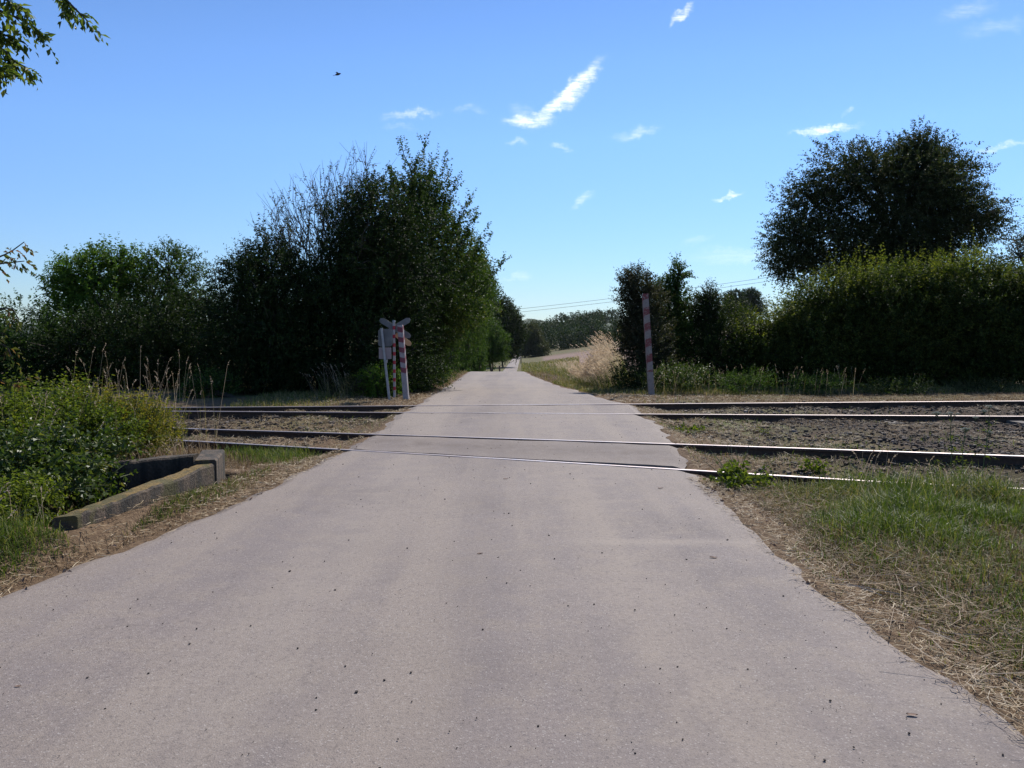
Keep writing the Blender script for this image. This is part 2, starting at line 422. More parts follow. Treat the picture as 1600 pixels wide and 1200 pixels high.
field = M.ramp(M.noise(.6, 8, .7, p), [(.3, (.15, .095, .075)), (.55, (.22, .15, .118)), (.75, (.29, .215, .165))])
c = M.mix(M.math('MULTIPLY', sp.outputs[1], M.ramp(n1, [(.35, 0.), (.6, 1.)])), dry, green)
c = M.mix(sp.outputs[0], c, soil); c = M.mix(sp.outputs[2], c, field)
M.color(c); M.rough(.95); M.p.inputs['Specular IOR Level'].default_value = .15
M.bump(M.math('ADD', n2, M.math('MULTIPLY', n1, .6)), .7, .03)
tag(link('ground', gme, M.m), 'dry grassy ground spreading from the road verges into the valley', 'ground', kind='structure')

# ------------------------------------------------------------------ road in panels with open flangeways at the rails
def road_patch(mb, fa, fb, nv, nu=44, ragged=.05, vpow=1.0, edge_seed=0):
    u = np.linspace(0, 1, nu)
    u = .5-.5*np.cos(np.pi*u)
    v = np.linspace(0, 1, nv)**vpow
    U, Vv = np.meshgrid(u, v)
    X = -2.5+U*5; 
    for _ in range(8):
        Y = fa(X)*(1-Vv)+fb(X)*Vv
        l, r = redge(Y)
        l = l+ragged*(vnoise(Y*3.1, Y*0+1, 21)+.6*vnoise(Y*11, Y*0, 22)); r = r+ragged*1.5*(vnoise(Y*2.7, Y*0, 23)+.6*vnoise(Y*9.5, Y*0, 24))
        X = l+(r-l)*U
    Z = base(X, Y)+.012*vnoise(X*.9, Y*.7, 30)*sm((9-Y)/2)+.004*vnoise(X*6, Y*6, 31)
    e = np.minimum(U, 1-U)
    Z = Z-.035*(1-sm(e/.035))
    n, m = X.shape
    V3 = np.stack([X, Y, Z], -1)
    i, j = np.meshgrid(np.arange(n-1), np.arange(m-1), indexing='ij')
    q = np.stack([i*m+j, i*m+j+1, (i+1)*m+j+1, (i+1)*m+j], -1).reshape(-1, 4)
    mb.add(V3.reshape(-1, 3), q)
    for row, flip in ((V3[0], 1), (V3[-1], 0)):            # broken asphalt edge faces going down beside the rails
        low = row-np.array([0, 0, .12]); k = np.arange(m-1)
        q = np.stack([k, k+1, m+k+1, m+k], -1)
        mb.add(np.concatenate([row, low]), q if flip else q[:, ::-1])
def rl(i, off, amp=.012, sd=0): return lambda X: raily(i, X)+off+amp*(vnoise(X*4, X*0, sd)+.7*vnoise(X*13, X*0, sd+1))
rb = MB()
road_patch(rb, lambda X: X*0-12, rl(0, -.045, .006, 40), 120)
road_patch(rb, lambda X: raily(0, X)+.11+.07*sm((X-.2)/1.8)+.03*(vnoise(X*4, X*0, 42)+.7*vnoise(X*13, X*0, 43)), rl(1, -.10, .025, 44), 22)
road_patch(rb, rl(1, .05, .008, 46), rl(2, -.05, .008, 48), 30)
road_patch(rb, rl(2, .10, .02, 50), rl(3, -.09, .02, 52), 16)
road_patch(rb, rl(3, .05, .008, 54), lambda X: X*0+56, 90, ragged=.06)
road_patch(rb, lambda X: X*0+56, lambda X: X*0+690, 160, ragged=.05)
M = NT('asphalt'); p = M.pos()
big = M.noise(.55, 5, .6, p); mid = M.noise(3.5, 7, .65, p); fine = M.noise(160, 4, .7, p)
vor = M.new('ShaderNodeTexVoronoi'); vor.inputs['Scale'].default_value = 150; M.lk(p, vor.inputs['Vector'])
sepc = M.new('ShaderNodeSeparateColor'); M.lk(vor.outputs['Color'], sepc.inputs[0])
bc = M.ramp(big, [(.3, (.160, .131, .120)), (.5, (.194, .161, .148)), (.72, (.236, .194, .170))])
bc = M.mix(M.ramp(mid, [(.48, 0.), (.7, .6)]), bc, (.265, .216, .170))
bc = M.mix(M.ramp(mid, [(.22, .45), (.42, 0.)]), bc, (.115, .093, .083))
mp = M.new('ShaderNodeMapping'); mp.inputs['Scale'].default_value = (1, .07, 1); M.lk(p, mp.inputs['Vector'])
trk = M.noise(1.5, 4, .6, mp.outputs[0]); bc = M.mix(M.ramp(trk, [(.42, 0.), (.62, .75)]), bc, (.262, .215, .176))
bc = M.mix(M.ramp(fine, [(.3, .8), (.47, 0.)]), bc, (.075, .063, .060))
bc = M.mix(M.ramp(sepc.outputs[0], [(.94, 0.), (.96, .6)]), bc, (.36, .325, .295))
bc = M.mix(M.ramp(sepc.outputs[1], [(.94, 0.), (.96, .5)]), bc, (.08, .07, .07))
cv = M.new('ShaderNodeTexVoronoi', feature='DISTANCE_TO_EDGE'); cv.inputs['Scale'].default_value = .75
wv_ = M.new('ShaderNodeVectorMath', operation='ADD'); nn = M.new('ShaderNodeTexNoise'); nn.inputs['Scale'].default_value = 2.5; nn.inputs['Detail'].default_value = 8; M.lk(p, nn.inputs['Vector'])
sc_ = M.new('ShaderNodeVectorMath', operation='SCALE'); sc_.inputs['Scale'].default_value = .9; M.lk(nn.outputs['Color'], sc_.inputs[0]); M.lk(p, wv_.inputs[0]); M.lk(sc_.outputs[0], wv_.inputs[1]); M.lk(wv_.outputs[0], cv.inputs['Vector'])
crk = M.math('MULTIPLY', M.ramp(cv.outputs['Distance'], [(.0, 1.), (.009, .0)]), M.ramp(M.noise(.8, 3, .5, p), [(.54, 0.), (.66, .35)]))
bc = M.mix(crk, bc, (.06, .05, .045))
ypos = M.new('ShaderNodeSeparateXYZ'); M.lk(p, ypos.inputs[0])
yl = M.math('MULTIPLY_ADD', ypos.outputs[0], .31, ypos.outputs[1])
def lane(x0, w): return M.math('MULTIPLY', M.ramp(M.math('DIVIDE', M.math('ABSOLUTE', M.math('SUBTRACT', M.math('MULTIPLY_ADD', ypos.outputs[1], .012, ypos.outputs[0]), x0)), w), [(0., 1.), (1., 0.)]), M.ramp(mid, [(.3, .25), (.6, .8)]))
bc = M.mix(M.math('MULTIPLY', lane(-1.25, .55), .55), bc, (.272, .230, .195)); bc = M.mix(M.math('MULTIPLY', lane(.85, .5), .5), bc, (.28, .232, .19))
bc = M.mix(M.math('MULTIPLY', lane(-.2, .35), .35), bc, (.15, .122, .107))
seam = M.math('MULTIPLY', M.ramp(M.math('ABSOLUTE', M.math('SUBTRACT', M.math('MULTIPLY_ADD', nn.outputs['Fac'], .25, ypos.outputs[1]), 6.45)), [(0., 1.), (.16, 0.)]), M.ramp(ypos.outputs[0], [(.2, 0.), (.7, .5)]))
bc = M.mix(seam, bc, (.30, .25, .205))
dirt = M.math('MULTIPLY', M.ramp(M.math('ABSOLUTE', M.math('SUBTRACT', yl, 11.4)), [(.0, 1.), (1., .0)]), M.ramp(mid, [(.30, .15), (.6, .8)]))
vd = M.noise(38, 5, .75, p); bc = M.mix(M.ramp(vd, [(.33, .55), (.48, 0.)]), bc, (.105, .086, .078)); bc = M.mix(M.ramp(vd, [(.56, 0.), (.7, .45)]), bc, (.29, .25, .222))
bc = M.mix(dirt, bc, (.115, .088, .075))
M.color(bc); M.rough(.82); M.p.inputs['Specular IOR Level'].default_value = .3
M.bump(M.math('ADD', fine, M.math('MULTIPLY', vor.outputs['Distance'], .8)), .35, .006)
ASPH = M.m
tag(rb.build('road', ASPH, smooth=False), 'narrow sandy grey asphalt lane over the crossing', 'road', kind='structure')

# ------------------------------------------------------------------ rails and sleepers
M = NT('rail_steel'); v = M.pos(); g = M.new('ShaderNodeNewGeometry')
sz = M.new('ShaderNodeSeparateXYZ'); M.lk(g.outputs['Normal'], sz.inputs[0])
rust = M.ramp(M.noise(25, 6, .65, v), [(.3, (.03, .018, .012)), (.6, (.075, .043, .028)), (.8, (.13, .075, .05))])
M.color(rust); M.rough(.85); RUST = M.m
M = NT('rail_head_steel'); v = M.pos()
nz = M.noise(18, 6, .65, v)
M.color(M.ramp(nz, [(.3, (.38, .30, .27)), (.65, (.60, .54, .52))])); M.p.inputs['Metallic'].default_value = .85
M.lk(M.ramp(nz, [(.3, .55), (.7, .36)]), M.p.inputs['Roughness']); HEAD = M.m

prof = [(-.065, -.155), (.065, -.155), (.065, -.142), (.012, -.125), (.010, -.042), (.034, -.034), (.035, -.006), (-.035, -.006), (-.034, -.034), (-.010, -.042), (-.012, -.125), (-.065, -.142)]
def rail(i, x0, x1, root):
    xs = np.linspace(x0, x1, 110); ys = raily(i, xs); zs = railz(i, xs)+.006
    sl = (R1, R2, R3, R4)[i][1]; nrm = unit(np.array([-sl, 1., 0])); 
    pr = np.array(prof); k = len(pr)
    V = (np.stack([xs, ys, zs], 1)[:, None]+nrm[None, None]*pr[None, :, :1]+np.array([0, 0, 1.])*pr[None, :, 1:2])
    a, b = np.meshgrid(np.arange(len(xs)-1), np.arange(k), indexing='ij'); b2 = (b+1) % k
    q = np.stack([a*k+b, (a+1)*k+b, (a+1)*k+b2, a*k+b2], -1).reshape(-1, 4)
    mb = MB(); mb.add(V.reshape(-1, 3), q); 
    o = mb.build('rail', RUST, root)
    hd = np.array([(-.035, -.0055), (.035, -.0055), (.029, 0), (-.029, 0)])
    V = (np.stack([xs, ys, zs], 1)[:, None]+nrm[None, None]*hd[None, :, :1]+np.array([0, 0, 1.])*hd[None, :, 1:2])
    a, b = np.meshgrid(np.arange(len(xs)-1), np.arange(4), indexing='ij'); b2 = (b+1) % 4
    q = np.stack([a*4+b, (a+1)*4+b, (a+1)*4+b2, a*4+b2], -1).reshape(-1, 4)
    mb = MB(); mb.add(V.reshape(-1, 3)-np.array(root.location), q); h = mb.build('running_surface', HEAD, o)
SLEEP = simple_mat('sleeper_wood', (.06, .052, .046), (.20, .18, .16), 9, .9, .6, .02)
def track(ia, ib, x0, x1, label, slx):
    root = thing('railway_track', label, 'railway track', (0, raily(ia, 0.), float(railz(ia, 0.))), 'railway tracks over the lane')
    rail(ia, x0, x1, root); rail(ib, x0, x1, root)
    sl = (R1, R2, R3, R4)[ia][1]; an = math.atan(sl)
    c, s = math.cos(an), math.sin(an); rot = np.array([[c, -s, 0], [s, c, 0], [0, 0, 1]])
    rng = np.random.default_rng(5)
    for x in slx:
        ya = (raily(ia, x)+raily(ib, x))/2; z = (railz(ia, x)+railz(ib, x))/2-.155-.055
        mb = MB(); mb.box((x, ya, z), (.12, 1.25, .062), rot @ np.array([[1, .01*rng.normal(), 0], [0, 1, 0], [0, 0, 1]]))
        mb.build('sleeper', SLEEP, root)
track(0, 1, -10, 16, 'nearer rusty track slanting across the road in front of the concrete headwall', list(np.arange(4.6, 8, .65)))
track(2, 3, -40, 40, 'farther straight track with shiny rails below the dark hedge and trees', [6.95, 8.15, 9.3, 10.2, 11.0])

# ------------------------------------------------------------------ concrete drain chamber beside the road
M = NT('mossy_concrete'); p = M.pos(); g = M.new('ShaderNodeNewGeometry')
sx = M.new('ShaderNodeSeparateXYZ'); M.lk(g.outputs['Normal'], sx.inputs[0])
n1 = M.noise(5, 8, .65, p); n2 = M.noise(40, 5, .65, p)
cc = M.ramp(n2, [(.3, (.06, .041, .026)), (.7, (.155, .112, .076))])
mp = M.new('ShaderNodeMapping'); mp.inputs['Scale'].default_value = (9, 9, 1.2); M.lk(p, mp.inputs['Vector'])
cc = M.mix(M.ramp(M.noise(1, 5, .6, mp.outputs[0]), [(.4, 0.), (.58, .9)]), cc, (.028, .025, .019))       # run-off stains
moss = M.ramp(n2, [(.3, (.07, .05, .012)), (.7, (.24, .15, .04))])
up = M.ramp(sx.outputs[2], [(.6, 0.), (.85, 1.)])
sepx = M.new('ShaderNodeSeparateXYZ'); M.lk(p, sepx.inputs[0])
near = M.math('LESS_THAN', sepx.outputs[1], 8.22)
mf = M.math('MULTIPLY', M.math('MULTIPLY', up, near), M.ramp(n1, [(.30, 0.), (.44, 1.)]))
cc = M.mix(mf, cc, moss)
cc = M.mix(M.math('MULTIPLY', M.ramp(M.noise(3.2, 6, .6, p), [(.52, 0.), (.6, .85)]), near), cc, M.mix(n2, (.03, .03, .008), (.10, .085, .022)))
M.color(cc); M.rough(.93); M.bump(M.math('ADD', n2, n1), .7, .02)
CONC = M.m
def prism(mb, quad, z0, z1s, nseg=14, rng=None, jit=.008):
    """wall: quad = 4 plan corners (A,B along one side, C,D back), tops z1s at A,B,C,D"""
    A, B, C, D = [np.array(q, float) for q in quad]; n = nseg
    t = np.linspace(0, 1, n)[:, None]
    s1 = A+(B-A)*t; s2 = D+(C-D)*t
    h1 = z1s[0]+(z1s[1]-z1s[0])*t[:, 0]; h2 = z1s[3]+(z1s[2]-z1s[3])*t[:, 0]
    tt_ = np.linspace(0, 9, n); jz = np.stack([vnoise(tt_, 0*tt_, 5), vnoise(tt_, 0*tt_, 6)])*jit*.6; jz = jz+rng.normal(0, jit*.16, (2, n)); jx = np.stack([np.stack([vnoise(tt_, 0*tt_, 7+q), 0*tt_], 1) for q in range(2)])*jit*.5
    bev = .018
    dirn = unit((s2-s1))
    rows = [np.c_[s1, np.full(n, z0)], np.c_[s1+jx[0], h1-bev+jz[0]], np.c_[s1+dirn*bev+jx[0], h1+jz[0]],
            np.c_[s2-dirn*bev+jx[1], h2+jz[1]], np.c_[s2+jx[1], h2-bev+jz[1]], np.c_[s2, np.full(n, z0)]]
    V = np.stack(rows, 1).reshape(-1, 3)
    i, j = np.meshgrid(np.arange(n-1), np.arange(5), indexing='ij')
    q = np.stack([i*6+j, i*6+j+1, (i+1)*6+j+1, (i+1)*6+j], -1).reshape(-1, 4)
    mb.add(V, q)
    for e in (0, n-1):
        b = e*6; q = [[b, b+1, b+4, b+5], [b+1, b+2, b+3, b+4]]
        mb.add(V, q if e else [list(reversed(x)) for x in q])
rng = np.random.default_rng(77)
chamber = thing('drain_chamber', 'mossy concrete drain chamber sunk beside the left road edge', 'drain', (-3.3, 7.6, 0))
def g2(x, y, z):   # pixel -> plan point at height z
    q = at(x, y, 1.); k = (z-CAMH)/(q[2]-CAMH); return (q[0]*k, k)
H1 = .30
o0, o1 = g2(122, 806, .24), g2(337, 724, H1)
i0, i1 = g2(80, 812, .24), g2(306, 726, H1)
mb = MB(); prism(mb, [o0, o1, i1, i0], -1.4, (.24, H1, H1, .24), 34, rng, .022); mb.build('side_wall', CONC, chamber)
e1, e2 = g2(351.5, 702, .335), g2(314, 703, .335)
s1, s2 = (o1[0]+.004, o1[1]+.012), (i1[0]-.03, i1[1]+.012)
mb = MB(); prism(mb, [s1, e1, e2, s2], -1.4, (.335, .335, .335, .335), 8, rng, .006); mb.build('corner_block', CONC, chamber)
b1 = (e2[0]-.02, e2[1]-.16); b2 = g2(175, 722, .28)
mb = MB(); prism(mb, [b1, b2, (b2[0], b2[1]+.2), (b1[0], b1[1]+.15)], -1.4, (.30, .27, .27, .30), 12, rng, .012); mb.build('back_wall', CONC, chamber)

# ------------------------------------------------------------------ striped posts and the crossing sign
def stripe_mat(name, slope, pitch, zlo, red, white, horizontal=False, wear=.3, duty=.5):
    M = NT(name); v = M.obj(); s = M.new('ShaderNodeSeparateXYZ'); M.lk(v, s.inputs[0])
    h = s.outputs[2] if horizontal else M.math('MULTIPLY_ADD', s.outputs[0], slope, s.outputs[2])
    h = M.math('ADD', h, M.math('MULTIPLY', s.outputs[1], .3*slope if not horizontal else 0.))
    f = M.math('LESS_THAN', M.math('FRACT', M.math('DIVIDE', h, pitch)), duty)
    f = M.math('MULTIPLY', f, M.math('GREATER_THAN', s.outputs[2], zlo))
    n = M.noise(14, 6, .7, v)
    f = M.math('MULTIPLY', f, M.ramp(n, [(wear, .25), (wear+.12, 1.)]))
    w = M.mix(M.ramp(n, [(.45, 0.), (.75, .8)]), white, tuple(q*.5 for q in white))
    M.color(M.mix(f, w, red)); M.rough(.7); M.bump(n, .15, .005); return M.m
RED = (.30, .035, .045); WHITE = (.36, .33, .32)
def square_post(name, label, top, bot, w, mat, yaw, capw=.0):
    top = np.asarray(top); bot = np.asarray(bot)
    L = np.linalg.norm(top-bot); mb = MB(); h = w/2; b = .012
    o = [(-h+b, -h), (h-b, -h), (h, -h+b), (h, h-b), (h-b, h), (-h+b, h), (-h, h-b), (-h, -h+b)]
    zs = [-.35, 0, L*.25, L*.5, L*.75, L-.02, L]; sc = [1, 1, 1, 1, 1, 1, .9]
    V = np.array([[x*k, y*k, z] for z, k in zip(zs, sc) for x, y in o])
    i, j = np.meshgrid(np.arange(len(zs)-1), np.arange(8), indexing='ij'); j2 = (j+1) % 8
    mb.add(V, np.stack([i*8+j, i*8+j2, (i+1)*8+j2, (i+1)*8+j], -1).reshape(-1, 4))
    t = V[-8:]; mb.add(t, [[0, 1, 2, 3], [0, 3, 4, 7], [4, 5, 6, 7]])
    ob = mb.build(name, mat)
    ob.location = tuple(bot)
    d = Vector(tuple(top-bot)); q = d.to_track_quat('Z', 'Y')
    from mathutils import Matrix
    ob.rotation_euler = (Matrix.Rotation(0, 3, 'Z') @ q.to_matrix() @ Matrix.Rotation(yaw, 3, 'Z')).to_euler()
    return ob
def foot(x, y, Y0):
    Y = Y0
    return at(x, y, Y)
gl = lambda x, Y: float(ground(at(x, 600, Y)[0], Y))
b = at(1018, 613, 21.3); b[2] = float(ground(b[0], b[1]))
t = at(1008, 459, 21.35)
tag(square_post('striped_post', 'faded red and white striped post leaning in front of the shrub right of the road', t, b, .15,
                stripe_mat('post_paint_right', -1.0, .40, .62, (.16, .036, .036), (.24, .205, .19), wear=.38), .25),
    'faded red and white striped post leaning in front of the shrub right of the road', 'post')
b = at(635, 625, 19.2); b[2] = float(ground(b[0], b[1]))
t = at(625.5, 508, 19.25)
tag(square_post('striped_post', 'thick slanted red and white diagonal striped post left of the road', t, b, .125,
                stripe_mat('post_paint_left', 1.0, .235, .62, (.17, .035, .05), (.32, .285, .28), wear=.3), .22),
    'thick leaning post with diagonal red and white stripes beside the crossing sign', 'post')
GREY = simple_mat('sign_back_metal', (.10, .10, .105), (.17, .17, .17), 6, .55, .05, .002, metal=.3)
POLE = simple_mat('galvanised_pole', (.25, .25, .25), (.38, .37, .37), 12, .5, .05, .002, metal=.4)
OCHRE = simple_mat('ochre_arm', (.40, .24, .12), (.52, .32, .17), 6, .5, .05, .002)  # ochre for the lower right sign arm alone
PINKP = simple_mat('pinkish_plate', (.27, .21, .205), (.34, .27, .265), 6, .6, .05, .002)
def plate(name, outline, y, th, mat, root, yaw=0.):
    """flat sign plate in the x-z plane with real thickness (outline convex, even count)"""
    o = np.array(outline, float); n = len(o); c = o.mean(0)
    V = []; 
    for yy in (-th/2, th/2): V += [[a, yy, bz] for a, bz in o]
    V = np.array(V)
    Q = [[k, (k+1) % n, n+(k+1) % n, n+k] for k in range(n)]
    for q in range(1, n-2, 2):
        Q.append([0, q+2, q+1, q]); Q.append([n, n+q, n+q+1, n+q+2])
    V[:, 1] += y
    mb = MB(); mb.V = [V]; mb.Q = [np.array(Q)]; mb.n = len(V)
    me = arr_mesh(name, V, np.array(Q)); return link(name, me, mat, root)
# saltire sign on its banded pole
Yc = 19.7
b = at(616.5, 628, Yc); b[2] = float(ground(b[0], b[1]))
cross = thing('crossing_sign', 'thin red and white banded pole carrying a double saltire level crossing sign seen from behind', 'railway sign', b)
t = at(616, 502.5, Yc); mb = MB(); mb.tube([[0, 0, -.3], [0, 0, .6], [0, 0, 1.2], [0, 0, t[2]-b[2]]], .031, 10)
me = arr_mesh('pole', mb.V[0], mb.Q[0], True); me2 = np.concatenate(mb.V)
me = arr_mesh('pole', np.concatenate(mb.V), np.concatenate(mb.Q), False)
link('pole', me, stripe_mat('band_paint', 0, .205, .15, (.34, .02, .035), (.36, .34, .33), True, .25, .42), cross)
def arm(c, ang, L, w, mat, y):
    """arm from c along ang with a blunt pointed end"""
    d = np.array([math.cos(ang), math.sin(ang)]); n = np.array([-d[1], d[0]])
    pts = [c+n*w/2, c+d*(L-w*.45)+n*w/2, c+d*L+n*w*.22, c+d*L-n*w*.22, c+d*(L-w*.45)-n*w/2, c-n*w/2]
    return plate('sign_arm', pts[::-1], y, .012, mat, cross)
def loc(x, y): q = at(x, y, Yc)-b; return np.array([q[0], q[2]])
ca_ = loc(616, 512.5)
y_ = .045
for k, (px, py) in enumerate(((593.5, 499), (640, 498.5), (640.5, 526.5), (594, 528))):
    d = loc(px, py)-ca_
    st = ca_+unit(d)*.025
    arm(st, math.atan2(d[1], d[0]), np.linalg.norm(d)-.02, .135, GREY, y_+.004*k)
cb_ = loc(616, 521)
for k, (px, py) in enumerate(((641.5, 539), (594, 540))):
    d = loc(px, py)-cb_
    arm(cb_+unit(d)*.03, math.atan2(d[1], d[0]), np.linalg.norm(d)-.03, .125, OCHRE if k == 0 else GREY, y_+.024+.004*k)
mb = MB(); mb.tube([[0, 0, t[2]-b[2]], [0, 0, t[2]-b[2]+.03]], [.042, .03], 10)
link('pole_cap', arr_mesh('pole_cap', np.concatenate(mb.V), np.concatenate(mb.Q)), POLE, cross)
# plain grey pole with two plates
Yg = 19.05
b = at(608.5, 631, Yg); b[2] = float(ground(b[0], b[1]))
gs = thing('road_sign', 'thin grey leaning pole with a rounded plate above a smaller pinkish plate seen from behind', 'road sign', b)
def loc(x, y): q = at(x, y, Yg)-b; return np.array([q[0], q[2]])
tp = loc(596, 512.5)
mb = MB(); mb.tube([[.01, 0, -.3], [0, 0, 0], [tp[0]*.5, .0, tp[1]*.5], [tp[0], 0, tp[1]]], .03, 10)
link('pole', arr_mesh('pole', np.concatenate(mb.V), np.concatenate(mb.Q), False), POLE, gs)
def rrect(x0, y0, x1, y1, r=3.):
    o = []
    for cx, cy, a0 in ((x1-r, y0+r, -90), (x1-r, y1-r, 0), (x0+r, y1-r, 90), (x0+r, y0+r, 180)):
        for a in (0, 30, 60, 90):
            an = math.radians(a0+a); o.append(loc(cx+r*math.cos(an), cy+r*math.sin(an)))
    return o
plate('sign_plate', rrect(590.5, 514, 612.5, 541.5, 4), .045, .012, GREY, gs)
plate('sign_plate', rrect(591.5, 543, 611, 561, 1.2), .045, .012, PINKP, gs)['label'] = 'smaller pinkish rectangular plate'
mb = MB(); mb.box(((loc(603.5, 564)[0]), -.02, loc(603.5, 564)[1]), (.03, .03, .035)); 
link('clamp', arr_mesh('clamp', np.concatenate(mb.V), np.concatenate(mb.Q)), POLE, gs)

# ------------------------------------------------------------------ loose ground stuff
def scatter(n, x0, x1, y0, y1, rng, cond):
    X = rng.uniform(x0, x1, n); Y = rng.uniform(y0, y1, n)
    k = cond(X, Y); X, Y = X[k], Y[k]
    return np.stack([X, Y, ground(X, Y)], 1)
def stuff(name, label, cat, V, Q, mat):
    return tag(link(name, arr_mesh(name, V, Q), mat), label, cat, kind='stuff')
M = NT('ballast_stone'); g = M.new('ShaderNodeNewGeometry')
M.color(M.ramp(g.outputs['Random Per Island'], [(0, (.014, .010, .008)), (.5, (.040, .029, .023)), (.85, (.095, .072, .059)), (1, (.23, .19, .16))])); M.rough(.9); STONE = M.m
rng = np.random.default_rng(101)
def inbed(X, Y):
    y1 = raily(0, X); y4 = raily(3, X); s = road_off(X, Y)
    k = (Y > y1-.4) & (Y < y4+.7) & (s > .05) & (s+.5*vnoise(X*1.5, Y*1.5, 61) > .6)
    pr = .5+.5*np.sin(np.clip(vnoise(X*.9, Y*1.3, 62), -1, 1)*1.5)+.5*((Y > raily(1, X)) & (Y < raily(2, X)+1.6))
    return k & (rng.random(len(X)) < pr)
Pb = scatter(56000, -16, 14, 8, 18, rng, inbed)
V, Q = pebbles(Pb+np.array([0, 0, .005]), .018*(1+1.6*rng.random(len(Pb))**4), rng, .85); stuff('track_ballast', 'grey brown crushed stone ballast lying between the rails', 'ballast', V, Q, STONE)

# grass zones
def rail_clear(X, Y, m=.09):
    k = np.ones(len(X), bool)
    for i in range(4): k &= np.abs(Y-raily(i, X)) > m
    return k
def grass(name, label, P, h, w, lean, mat, rng, heading=None):
    V, Q = blades(P, h, w, lean, rng, heading); return stuff(name, label, 'grass', V, Q, mat)
rng = np.random.default_rng(202)
def den(X, Y, s, a=1., b=0.): return rng.random(len(X)) < np.clip(b+a*vnoise(X*1.1, Y*1.1, s), 0, 1)
# right foreground: matted dry grass along the road, greener and taller behind
P = scatter(270000, 1.9, 8.5, 2.2, 9.4, rng, lambda X, Y: (road_off(X, Y) > .02) & (Y < raily(0, X)-.10) & (X < .66*Y+1.2))
s = road_off(P[:, 0], P[:, 1])
gsel = vnoise(P[:, 0]*1.6, P[:, 1]*1.5, 70)*.6+.25*vnoise(P[:, 0]*4, P[:, 1]*4, 69)+.95*sm((s-.16)/.55)*sm((P[:, 1]-3.2)/1.2)
green_side = sm((P[:, 0]/P[:, 1]-.28)/.1)
isg = rng.random(len(P)) < np.clip(gsel*.85-.14, 0, .68)
k1 = ~isg & (rng.random(len(P)) < np.clip(.25+s*1.6, 0, 1)*.55)
grass('dry_grass', 'matted straw coloured dead grass along the right road edge', P[k1], (.028+.075*sm(s[k1]/.7))*np.clip(.8+.8*vnoise(P[k1][:, 0]*3, P[k1][:, 1]*3, 71), .3, 1.8), .0042, 1.3, GM['dry'], rng)
k2 = isg & (rng.random(len(P)) < .62)
hh = .05+.25*sm((s[k2]-.15)/.8)*np.clip(.5+.85*vnoise(P[k2][:, 0]*2.8, P[k2][:, 1]*2.6, 72), .06, 1.5)
grass('green_grass', 'taller tufty green grass in the right foreground', P[k2], hh, .0055, .75, GM['green'], rng)
hh = None; k3 = (~isg) & (s > .3) & (rng.random(len(P)) < .30)
grass('mixed_grass', 'half dry brown green grass in the right foreground', P[k3], .06+.16*sm((s[k3]-.4)/1.)*np.clip(.5+.8*vnoise(P[k3][:, 0]*3, P[k3][:, 1]*3, 68), .1, 1.3), .005, .9, GM['mixed'], rng)
P2 = np.stack([rng.uniform(3.6, 6.6, 700), rng.uniform(7.6, 9.3, 700)], 1); P2 = P2[(P2[:, 1] < raily(0, P2[:, 0])-.1) & (rng.random(700) < np.clip(.4+.8*vnoise(P2[:, 0]*2, P2[:, 1]*2, 67), 0, 1))]; P2 = np.c_[P2, ground(P2[:, 0], P2[:, 1])]
LATER = P2
# straw littered over the edge
P = scatter(90000, 1.7, 5.2, 2.3, 9.3, rng, lambda X, Y: (road_off(X, Y) > -.16) & (rng.random(len(X)) < np.exp(-np.abs(road_off(X, Y)-.08)/.24)*np.clip(.6+.6*vnoise(X*2, Y*2, 77), .05, 1)) & (Y < raily(0, X)-.12))
P[:, 2] = np.where(road_off(P[:, 0], P[:, 1]) < .03, base(P[:, 0], P[:, 1])+.0, P[:, 2]+.012)
V, Q = lying(P, .085, .0036, rng, .16); stuff('cut_straw', 'bleached cut straw strewn on the right edge of the road', 'straw', V, Q, GM['straw'])
P = scatter(60000, 2.0, 7.5, 2.3, 9.2, rng, lambda X, Y: (road_off(X, Y) > .25) & (Y < raily(0, X)-.15) & (X < .66*Y+.6) & (rng.random(len(X)) < np.clip(.40+.6*vnoise(X*1.5, Y*1.5, 79), 0, 1)*(1-.85*sm((road_off(X, Y)-.45)/.6))))
P[:, 2] += rng.random(len(P))**2*.06
V, Q = lying(P, .15, .0035, rng, .35); stuff('dead_grass_thatch', 'tangled grey brown dead grass lying among the green blades in the right foreground', 'grass', V, Q, GM['dry'])
P = scatter(900, 2, 6, 2.4, 5.5, rng, lambda X, Y: (np.abs(road_off(X, Y)-.25) < .4))
P[:, 2] = np.maximum(P[:, 2], base(P[:, 0], P[:, 1])-.01)+.02
V, Q = lying(P, .38, .004, rng, .10); stuff('straw_stalk', 'long pale straw stalks lying near the right road edge', 'straw', V, Q, GM['seed'])
# left foreground verge
P = scatter(200000, -5.6, -2.0, 4.2, 12.3, rng, lambda X, Y: (road_off(X, Y) > .0) & (Y < raily(0, X)-.1) & ~((X < -3.02) & (X > -4.4) & (Y > 5.95) & (Y < 9.6)))
s = road_off(P[:, 0], P[:, 1])
g_ = np.clip(1.0*sm((s-.06)/.16)*sm((7.2-P[:, 1])/1.2)+.35*vnoise(P[:, 0]*2, P[:, 1]*2, 75)*sm(s/.5), 0, .9)
isg = rng.random(len(P)) < g_
k2 = isg & (rng.random(len(P)) < .6)
grass('green_grass', 'green grass at the foot of the drain chamber on the left verge', P[k2], .06+.12*sm((s[k2]-.05)/.4), .0055, .8, GM['green'], rng)
k1 = ~isg & (rng.random(len(P)) < .4)
grass('dry_grass', 'trampled dry grass on the left verge beside the drain chamber', P[k1], .035+.05*sm(s[k1]/.6), .0045, 1.5, GM['dry'], rng)
P = scatter(9000, -3.15, -2.7, 5.6, 9.4, rng, lambda X, Y: (road_off(X, Y) > .1) & (X > -3.03+.03*(Y-6)) & (rng.random(len(X)) < np.clip(.35+.8*vnoise(X*3, Y*2.2, 78), 0, 1)))
